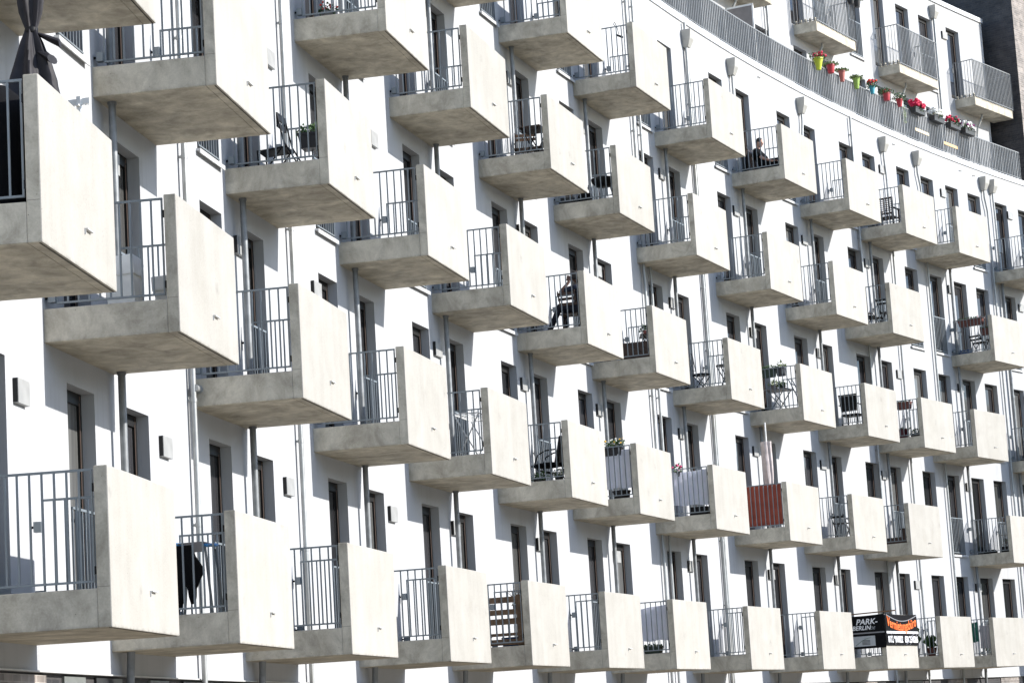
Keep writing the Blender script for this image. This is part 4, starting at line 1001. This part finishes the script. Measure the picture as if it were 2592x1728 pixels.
# ---------------- floor 2, column 13: white sheet and geranium
hanging_cloth(bf(2, 13, .16, -1.06, 0), 'cloth_screen', 'wide white sheet tied behind the railing beside a pink geranium', 'cloth screen', 1.08, .60, 1.30, 'cloth_white', .012, 9, skew0=-.04, skew1=.02, seed=5)
round_pot(bf(2, 13, .56, -1.0, 1.22), 'black hanging pot with one pink geranium head', .06, .08, .12, 'pot_blackpot', .16, [('fl_pink', 6, .035)], n=60)
m = MB().box(-.2, .2, -.2, .2, 0, .22); tag(put('storage_crate', m.mesh('storage_crate', 'black', bevel=.01), None, bf(2, 13, .86, -.5)), 'black crate showing below the wide white sheet', 'crate')
# ---------------- floor 2, column 15: red screen and beige parasol
hanging_cloth(bf(2, 15, .14, -1.06, 0), 'cloth_screen', 'rust red canvas screen filling the balcony railing', 'cloth screen', 1.09, .41, 1.375, 'cloth_red', .006, 9, seed=8)
bp_ = closed_parasol(bf(2, 15, .66, -.25), 'tall closed beige parasol above the rust red screen', 1.02, 2.17, .12, 'beige', 2.62, seed=4, gather=6)
_c = [c for c in bp_.children if c.name.startswith('canopy')][0]
_pr = [(.07, .98), (.085, 1.05), (.095, 1.15), (.105, 1.3), (.112, 1.5), (.115, 1.7), (.112, 1.9), (.115, 2.05), (.118, 2.15), (.03, 2.155)]
_c.data = MB().lathe(_pr, 48, wob=lambda a, z: 1 + .17 * math.sin(5 * a + 1.5 * z) + .07 * math.sin(11 * a + 4 * z)).mesh('canopy', 'beige', smooth=True)
# ---------------- floor 2, columns 17, 19, 23
folding_chair(bf(2, 17, .55, .25, rot=90), 'black folding chair by the white drying rack', 'black', 'black', slats=1, hb=.66, hs=.44, w=.34)
wire_airer(bf(2, 17, .86, .1), 'small folded white drying rack beside the black folding chair', 'white', 'white', .30, .5, .55)
box_planter(bf(2, 19, .78, -.92), 'long low dark brown trough behind the railing', .86, .22, .17, 'wood_dark', 0, taper=1)
box_planter(bf(2, 19, 1.10, -.62), 'taller dark brown trough in the corner by the parapet', .26, .30, .42, 'wood_dark', 0, taper=1)
t = thing('shelf_rack', 'light metal shelf rack holding pots and dark boxes', 'shelf', bf(2, 23, .72, .1))
for x in (-.14, .14):
    for y in (-.22, .22): pieces(t, 'post', 'galv_light', [((x, y, 0), (x, y, .95), .016, .016)])
for z in (.30, .58, .92): put('shelf', MB().box(-.15, .15, -.23, .23, z, z + .014).mesh('shelf', 'galv_light'), t)
round_pot(bf(2, 23, .74, .0, .341 + .316), 'green plant in a pot on the lowest metal shelf', .05, .07, .08, 'pot_greypot', .12, n=70)
m = MB().box(-.12, .12, -.2, .2, 0, .24); tag(put('dark_box', m.mesh('dark_box', 'black', bevel=.01), None, bf(2, 23, .72, .08)), 'black box under the light metal shelf rack', 'box')
for x, lab in ((.32, 'black lump of folded cover left on the floor by the door'), (.50, 'dark bundle on the floor right of the folded cover')):
    m = MB(); m.ell((0, 0, .07), (.12, .16, .085), 14, 8); tag(put('cover_bundle', m.mesh('cover_bundle', 'blackcloth', smooth=True), None, bf(2, 23, x, -.5)), lab, 'bundle')
# ---------------- floor 1
t = thing('pallet_shelf', 'brown pallet wood shelf standing behind the railing with gaps between boards', 'shelf', bf(1, 8, .78, -.85))
m = MB()
for i, (z, hh) in enumerate(((.03, .10), (.18, .05), (.37, .10), (.53, .09), (.73, .10))): m.box(-.42, .40, -.012, .012, z, z + hh)
put('boards', m.mesh('boards', 'wood_pallet'), t)
for x in (.30,): put('upright', MB().box(x, x + .12, .013, .10, 0, .86).mesh('upright', 'wood_pallet'), t)
put('upright', MB().box(-.40, -.36, .013, .10, 0, .80).mesh('upright', 'wood_pallet'), t)
tb = thing('plastic_tub', 'blue plastic tub on the floor behind the pallet shelf', 'tub', bf(1, 8, .92, -.62))
put('body', MB().lathe([(.15, 0), (.19, .16), (.20, .16), (.18, .155)], 20).mesh('tub', 'tub', smooth=True), tb)
round_pot(bf(1, 8, .50, -.72, .341 + .13), 'small dark plant peeping over the lowest pallet board', .03, .045, .05, 'pot_blackpot', .06, n=40)
round_pot(bf(1, 8, 1.0, -.55, .341 + .62), 'bare twiggy plant with thin branches above the pallet shelf', .05, .06, .08, 'pot_greypot', .05, n=8)
m = MB(); rn = random.Random(9)
for i in range(16): a = rn.uniform(0, 6.28); m.tube([(0, 0, 0), (.07 * math.cos(a), .07 * math.sin(a), .14), (rn.uniform(.12, .2) * math.cos(a), .17 * math.sin(a), rn.uniform(.2, .3))], .0025, 4)
tag(put('dry_twigs', m.mesh('dry_twigs', 'wood_pallet'), None, bf(1, 8, 1.0, -.55, .341 + .70)), 'dry twigs sprouting from the pot above the pallet shelf', 'twigs')
hanging_cloth(bf(1, 12, .30, -1.04, 0), 'cloth_screen', 'white sheet pegged slantwise inside the railing near the dark plant', 'cloth screen', .94, .60, 1.20, 'cloth_white', .012, 6, skew1=.12, seed=11)
box_planter(bf(1, 12, .78, -.7), 'low green trough under the slanting white sheet', .36, .2, .16, 'pot_darkgreen', .03, n=60)
# drying rack with clothes on floor 1, column 2
ar = thing('drying_rack', 'blue topped drying rack with grey poles standing behind the railing', 'drying rack', bf(1, 2, .70, -.25))
m = MB(); w_, l_ = .36, .42
m.tube([(-w_ / 2, -l_ / 2, .80), (w_ / 2, -l_ / 2, .77), (w_ / 2, l_ / 2, .80), (-w_ / 2, l_ / 2, .83), (-w_ / 2, -l_ / 2, .80)], .020, 8); put('top_frame', m.mesh('top_frame', 'blue', smooth=True), ar)
for y in (-l_ / 2, l_ / 2): pieces(ar, 'leg', 'galv', [((-w_ / 2 + .03, y, .78), (-w_ / 2 - .04, y, 0), .024, .024), ((w_ / 2 - .02, y, .76), (w_ / 2 + .04, y, 0), .024, .024)])
m = MB().box(-.14, .16, -.24, .24, .795, .812); m.box(-.06, .15, -.255, -.24, .70, .812); tag(put('grey_towel', m.mesh('grey_towel', 'pot_greypot', bevel=.004), None, bf(1, 2, .70, -.25)), 'grey towel lying over the blue topped drying rack', 'towel')
vs = [(-.20, .0, .78), (.03, 0, .78), (.06, 0, .66), (.13, 0, .56), (.17, 0, .50), (.11, 0, .40), (.075, 0, .33), (.06, 0, .31), (.055, 0, .22), (.035, 0, .15), (.0, 0, .14), (-.02, 0, .22), (-.03, 0, .32), (-.06, 0, .34), (-.075, 0, .20), (-.12, 0, .10), (-.15, 0, .07), (-.165, 0, -.01), (-.18, 0, -.01), (-.2, 0, .3)]
m = MB(); k = len(vs); m.add([(x, -.02 + .014 * math.sin(31 * x), z) for x, _, z in vs] + [(x * .98, .03 + .014 * math.sin(31 * x), z) for x, _, z in vs], [tuple(range(k))[::-1], tuple(range(k, 2 * k))] + [(i, (i + 1) % k, k + (i + 1) % k, k + i) for i in range(k)])
tag(put('hanging_garment', m.mesh('hanging_garment', 'blackcloth', bevel=.006), None, bf(1, 2, .70, -.52)), 'black garment hanging in ragged folds from the blue drying rack', 'garment')
# plants on floor 1, column 20
for x, y, lab, nn_ in ((.42, -.7, 'tall spiky palm in a dark pot behind the lowest right railing', 34), (.86, -.6, 'shorter spiky plant in a red brown pot beside the palm', 22)):
    t = thing('palm_plant', lab, 'plant', bf(1, 20, x, y))
    put('pot', MB().lathe([(.10, 0), (.14, .24), (.15, .24), (.13, .22)], 18).mesh('pot', 'terracotta', smooth=True), t)
    m = MB(); rn = random.Random(nn_); hh = .62 if nn_ > 30 else .36
    for i in range(nn_ * 2):
        a = rn.uniform(0, 6.28); r_ = rn.uniform(.08, .26); zt = .24 + hh * rn.uniform(.5, 1); q = Vector((r_ * .4 * math.cos(a), r_ * .4 * math.sin(a), zt)); e = Vector((r_ * math.cos(a), r_ * math.sin(a), zt - rn.uniform(0, .15)))
        sd_ = Vector((-math.sin(a), math.cos(a), 0)) * .012; b0 = Vector((0, 0, .22)); m.add([b0 - sd_ * .5, b0 + sd_ * .5, q + sd_, e, q - sd_], [(0, 1, 2, 3, 4)])
    put('fronds', m.mesh('fronds', 'leaf'), t)
# floor 1, column 22: towels
hanging_cloth(bf(1, 22, .42, -1.0, 0), 'hanging_towel', 'green towel hung behind the lower right railing', 'towel', .44, .74, 1.30, 'cloth_green', .008, 4, seed=14)
hanging_cloth(bf(1, 22, .88, -.95, 0), 'hanging_towel', 'grey cloth hanging right of the green towel', 'towel', .36, .55, 1.20, 'cloth_grey', .012, 4, seed=15)
round_pot(bf(1, 22, 1.0, -.6), 'yellowish plant low behind the grey hanging cloth', .08, .10, .12, 'white', .14, n=80, leaf='leaf_light')
# ---------------- letting banner on floor 1, column 18
bn = thing('banner', 'black advertising banner with orange lettering wrapped round a balcony corner', 'banner', bf(1, 18, 0, 0, 0))
def sheet(w, z0, z1, axis, mat, name, amp=.006, thick=.004, seed=0):
    rn = random.Random(seed); nx, nz = 30, 12; vs = []; p_ = rn.uniform(0, 6)
    for sd_ in (0, 1):
        for j in range(nz + 1):
            for i in range(nx + 1):
                u, v = i / nx, j / nz; a = amp * (math.sin(7 * u + 3 * v + p_) + .6 * math.sin(15 * u - 5 * v)) + sd_ * thick
                sag = -.02 * math.sin(math.pi * u) * v
                vs.append((u * w, -a, z0 + (z1 - z0) * v + sag) if axis == 'x' else (a, u * w, z0 + (z1 - z0) * v + sag))
    o = (nx + 1) * (nz + 1); fs = []
    for j in range(nz):
        for i in range(nx): a = j * (nx + 1) + i; fs += [(a, a + 1, a + nx + 2, a + nx + 1), (o + a, o + a + nx + 1, o + a + nx + 2, o + a + 1)]
    for i in range(nx): k = nz * (nx + 1); fs += [(i, o + i, o + i + 1, i + 1), (k + i, k + i + 1, o + k + i + 1, o + k + i)]
    for j in range(nz): a = j * (nx + 1); fs += [(a, a + nx + 1, o + a + nx + 1, o + a), (a + nx, o + a + nx, o + a + 2 * nx + 1, a + 2 * nx + 1)]
    return MB().add(vs, fs).mesh(name, mat, smooth=True)
XS, YF = .05, BD + .03
put('side_sheet', sheet(BD + .02 - XS, .55, 1.41, 'x', 'b_black', 'side_sheet', .003, seed=1), bn, Matrix.Translation((XS, -1.215, 0)))
put('front_sheet', sheet(2.40, .60, 1.41, 'y', 'b_black', 'front_sheet', .005, seed=2), bn, Matrix.Translation((YF, -1.20, 0)))
def text(s_, size, mat, mw, parent, shear=.25, sx=1.0, ext=.002, name='lettering', arc=None, bold=0.0):
    cu = D.curves.new('txt', 'FONT'); cu.body = s_; cu.size = size; cu.shear = shear; cu.extrude = ext; cu.offset = bold; cu.space_character = 1.02
    o = D.objects.new('txt', cu); COL.objects.link(o); dg = bpy.context.evaluated_depsgraph_get(); me = D.meshes.new_from_object(o.evaluated_get(dg))
    D.objects.remove(o); me.materials.clear(); me.materials.append(M[mat])
    for v in me.vertices: v.co.x *= sx
    w_ = max(v.co.x for v in me.vertices) if len(me.vertices) else 1
    if arc:
        for v in me.vertices: v.co.y += arc * (((v.co.x / w_) - .5) ** 2 * 4)
    return put(name, me, parent, mw)
# side text plane: reads along +X, faces -Y ; front text plane: reads along +Y, faces +X
ms = lambda x, z: Matrix.Translation((x, -1.226, z)) @ Matrix.Rotation(math.radians(90), 4, 'X')
mf = lambda y, z: Matrix.Translation((YF + .022, y, z)) @ Matrix.Rotation(math.radians(90), 4, 'Z') @ Matrix.Rotation(math.radians(90), 4, 'X')
text('PARK-', .20, 'b_white', ms(.64, 1.17), bn, sx=1.05, bold=.004)
text('BERLIN', .155, 'b_white', ms(.53, 1.03), bn, sx=1.0, bold=.003)
text('.DE', .105, 'b_silver', ms(1.0, 1.03), bn, sx=1.0)
put('stripe', MB().box(0, BD - XS, -.006, 0, 0, .035).mesh('stripe', 'b_grey'), bn, Matrix.Translation((XS, -1.224, .93)))
put('panel', MB().box(0, .72, -.004, 0, 0, .26).mesh('panel', 'b_silver'), bn, Matrix.Translation((.42, -1.226, .61)))
m = MB(); pts = [(.60 + .42 * (i / 12), -1.236, .635 + .19 * math.sin(i / 12 * 1.45)) for i in range(13)]
for i in range(12): m.bar(pts[i], pts[i + 1], .014, .006)
put('arc_mark', m.mesh('arc_mark', 'b_green'), bn)
m = MB()
for i in range(4): m.box(.78, 1.0, -1.2335, -1.231, .65 + i * .032, .666 + i * .032)
put('fine_print', m.mesh('fine_print', 'pot_greybox'), bn)
text('Vermietungsbüro', .34, 'b_orange', mf(-1.13, .98), bn, shear=.1, sx=.90, arc=.14, bold=.006)
put('stripe', MB().box(-.001, .006, 0, 2.38, 0, .055).mesh('stripe', 'b_white'), bn, Matrix.Translation((YF + .014, -1.19, .905)))
text('0172 9010022', .23, 'b_white', mf(-1.12, .675), bn, shear=0, sx=.80, bold=.006)
text('030 2510206', .23, 'b_white', mf(.12, .675), bn, shear=0, sx=.80, bold=.006)
m = MB()
for k, (a, b_) in enumerate((((-1.15, 1.38), (.0, 1.20)), ((0, 1.20), (1.18, 1.38)))): pass
pts = [(YF + .0165, -1.15 + 2.3 * i / 16, 1.385 - .16 * math.sin(math.pi * i / 16)) for i in range(17)]
for i in range(16): m.bar(pts[i], pts[i + 1], .004, .022)
put('silver_swoosh', m.mesh('silver_swoosh', 'b_grey'), bn)
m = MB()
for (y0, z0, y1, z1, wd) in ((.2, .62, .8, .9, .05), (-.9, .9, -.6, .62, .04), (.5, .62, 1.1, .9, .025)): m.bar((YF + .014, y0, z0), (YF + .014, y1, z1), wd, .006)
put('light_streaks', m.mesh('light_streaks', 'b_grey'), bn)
tag(put('wooden_pole', MB().tube([(XS - .1, -1.19, 1.44), (BD + .32, -1.17, 1.47)], .016, 8).mesh('wooden_pole', 'wood'), None, bf(1, 18, 0, 0, 0)), 'thin wooden pole along the top edge of the black banner', 'pole')

# ---------------- flower pots and boards on the roof terrace rail
def tf(s, z, x=.12): return frame(s, z) @ Matrix.Translation((x, 0, 0))
G_ = 'flower pots hung along the roof terrace railing'
POTS = [(47.45, 'pot_lime', .060, .13, .34, [('fl_crimson', 14, .055)], .16, 'leaf', 'lime yellow tall pot with red flowers, first on the terrace railing'),
        (48.35, 'pot_red', .085, .115, .24, [], .06, 'leaf_light', 'red short pot with sparse leaves between the lime and the coral pot'),
        (49.15, 'pot_coral', .055, .095, .32, [], .03, 'leaf_light', 'coral pink slim pot, nearly empty, on the terrace railing'),
        (50.2, 'pot_green', .060, .10, .32, [], .07, 'leaf_light', 'pale green slim pot on the terrace railing'),
        (51.35, 'pot_turq', .055, .085, .24, [('fl_scarlet', 9, .05), ('fl_pink', 5, .05)], .18, 'leaf', 'turquoise pot with orange red flowers on the terrace railing'),
        (52.4, 'pot_red', .085, .11, .24, [('fl_crimson', 6, .035)], .14, 'leaf', 'red pot with dark red flowers right of the turquoise pot'),
        (53.35, 'pot_red', .06, .10, .24, [('fl_white', 4, .03)], .18, 'leaf', 'red pot with trailing greenery and a few pale flowers')]
for i, (s, mt, r0, r1, hh, bl_, pl_, lf, lab) in enumerate(POTS):
    o = round_pot(tf(s, 16.78 - hh + .06), lab, r0, r1, hh, mt, pl_, bl_, n=260, leaf=lf, group=G_, pr=(r1 * 2.0, r1 * 2.4, pl_))
m = MB(); rn = random.Random(3)
for i in range(60): x = rn.gauss(0, .04); z = -rn.uniform(0, .55); m.add([(.06 + x * .3, x, z), (.06 + x * .3, x + .03, z + .01), (.08, x + .015, z - .04)], [(0, 1, 2)])
tag(put('trailing_plant', m.mesh('trailing_plant', 'leaf_light'), None, tf(53.75, 16.75, .02)), 'pale trailing plant hanging down over the terrace railing', 'plant')
BOX = [(54.7, [('fl_crimson', 60, .055)], 'planter box with a mass of crimson flowers, first from the left'), (56.1, [('fl_white', 95, .045), ('fl_scarlet', 3, .03)], 'planter box of white flowers on the terrace railing'),
       (57.3, [('fl_crimson', 28, .05)], 'planter box of sparse crimson flowers between two white ones'), (58.4, [('fl_white', 60, .045), ('fl_violet', 20, .045)], 'planter box of white and violet flowers, last on the terrace railing')]
for s, bl_, lab in BOX: box_planter(tf(s, 16.62, .12), lab, .20, .76, .16, 'pot_greybox', .24, bl=bl_, n=420, group='planter boxes hung along the roof terrace railing', leaf='leaf')
for s, z, mt, lab in ((55.1, 16.16, 'wood_pale', 'pale cream board fixed across the terrace railing slats'), (57.2, 16.10, 'wood_orange', 'honey coloured board fixed low across the terrace railing slats')):
    tag(put('wooden_board', MB().box(.014, .034, -.50, .50, -.045, .045).mesh('wooden_board', mt), None, frame(s, z)), lab, 'board')
# privacy panel on the terrace, upper left
pp = thing('privacy_screen', 'grey framed privacy screen standing across the roof terrace', 'screen', frame(43.9, 15.83, BD + .25))
put('panel', MB().box(-.78, -.04, -.015, .015, .05, 1.75).mesh('panel', 'pot_greypot'), pp)
m = MB(); m.box(-.80, -.76, -.02, .02, 0, 1.8); m.box(-.04, 0, -.02, .02, 0, 1.8); m.box(-.80, 0, -.02, .02, 1.75, 1.8); put('frame', m.mesh('frame', 'white'), pp)
for i, (s, lab) in enumerate(((51.2, 'dark hanging pot at the top edge of the photo, left one'), (51.65, 'dark hanging pot at the top edge of the photo, right one'))):
    round_pot(frame(s, 6 * FL_H + 1.28, UO) @ Matrix.Translation((.88, 0, 0)), lab, .08, .11, .22, 'pot_blackpot', .08, n=60, group='dark pots on the upper slatted railing')
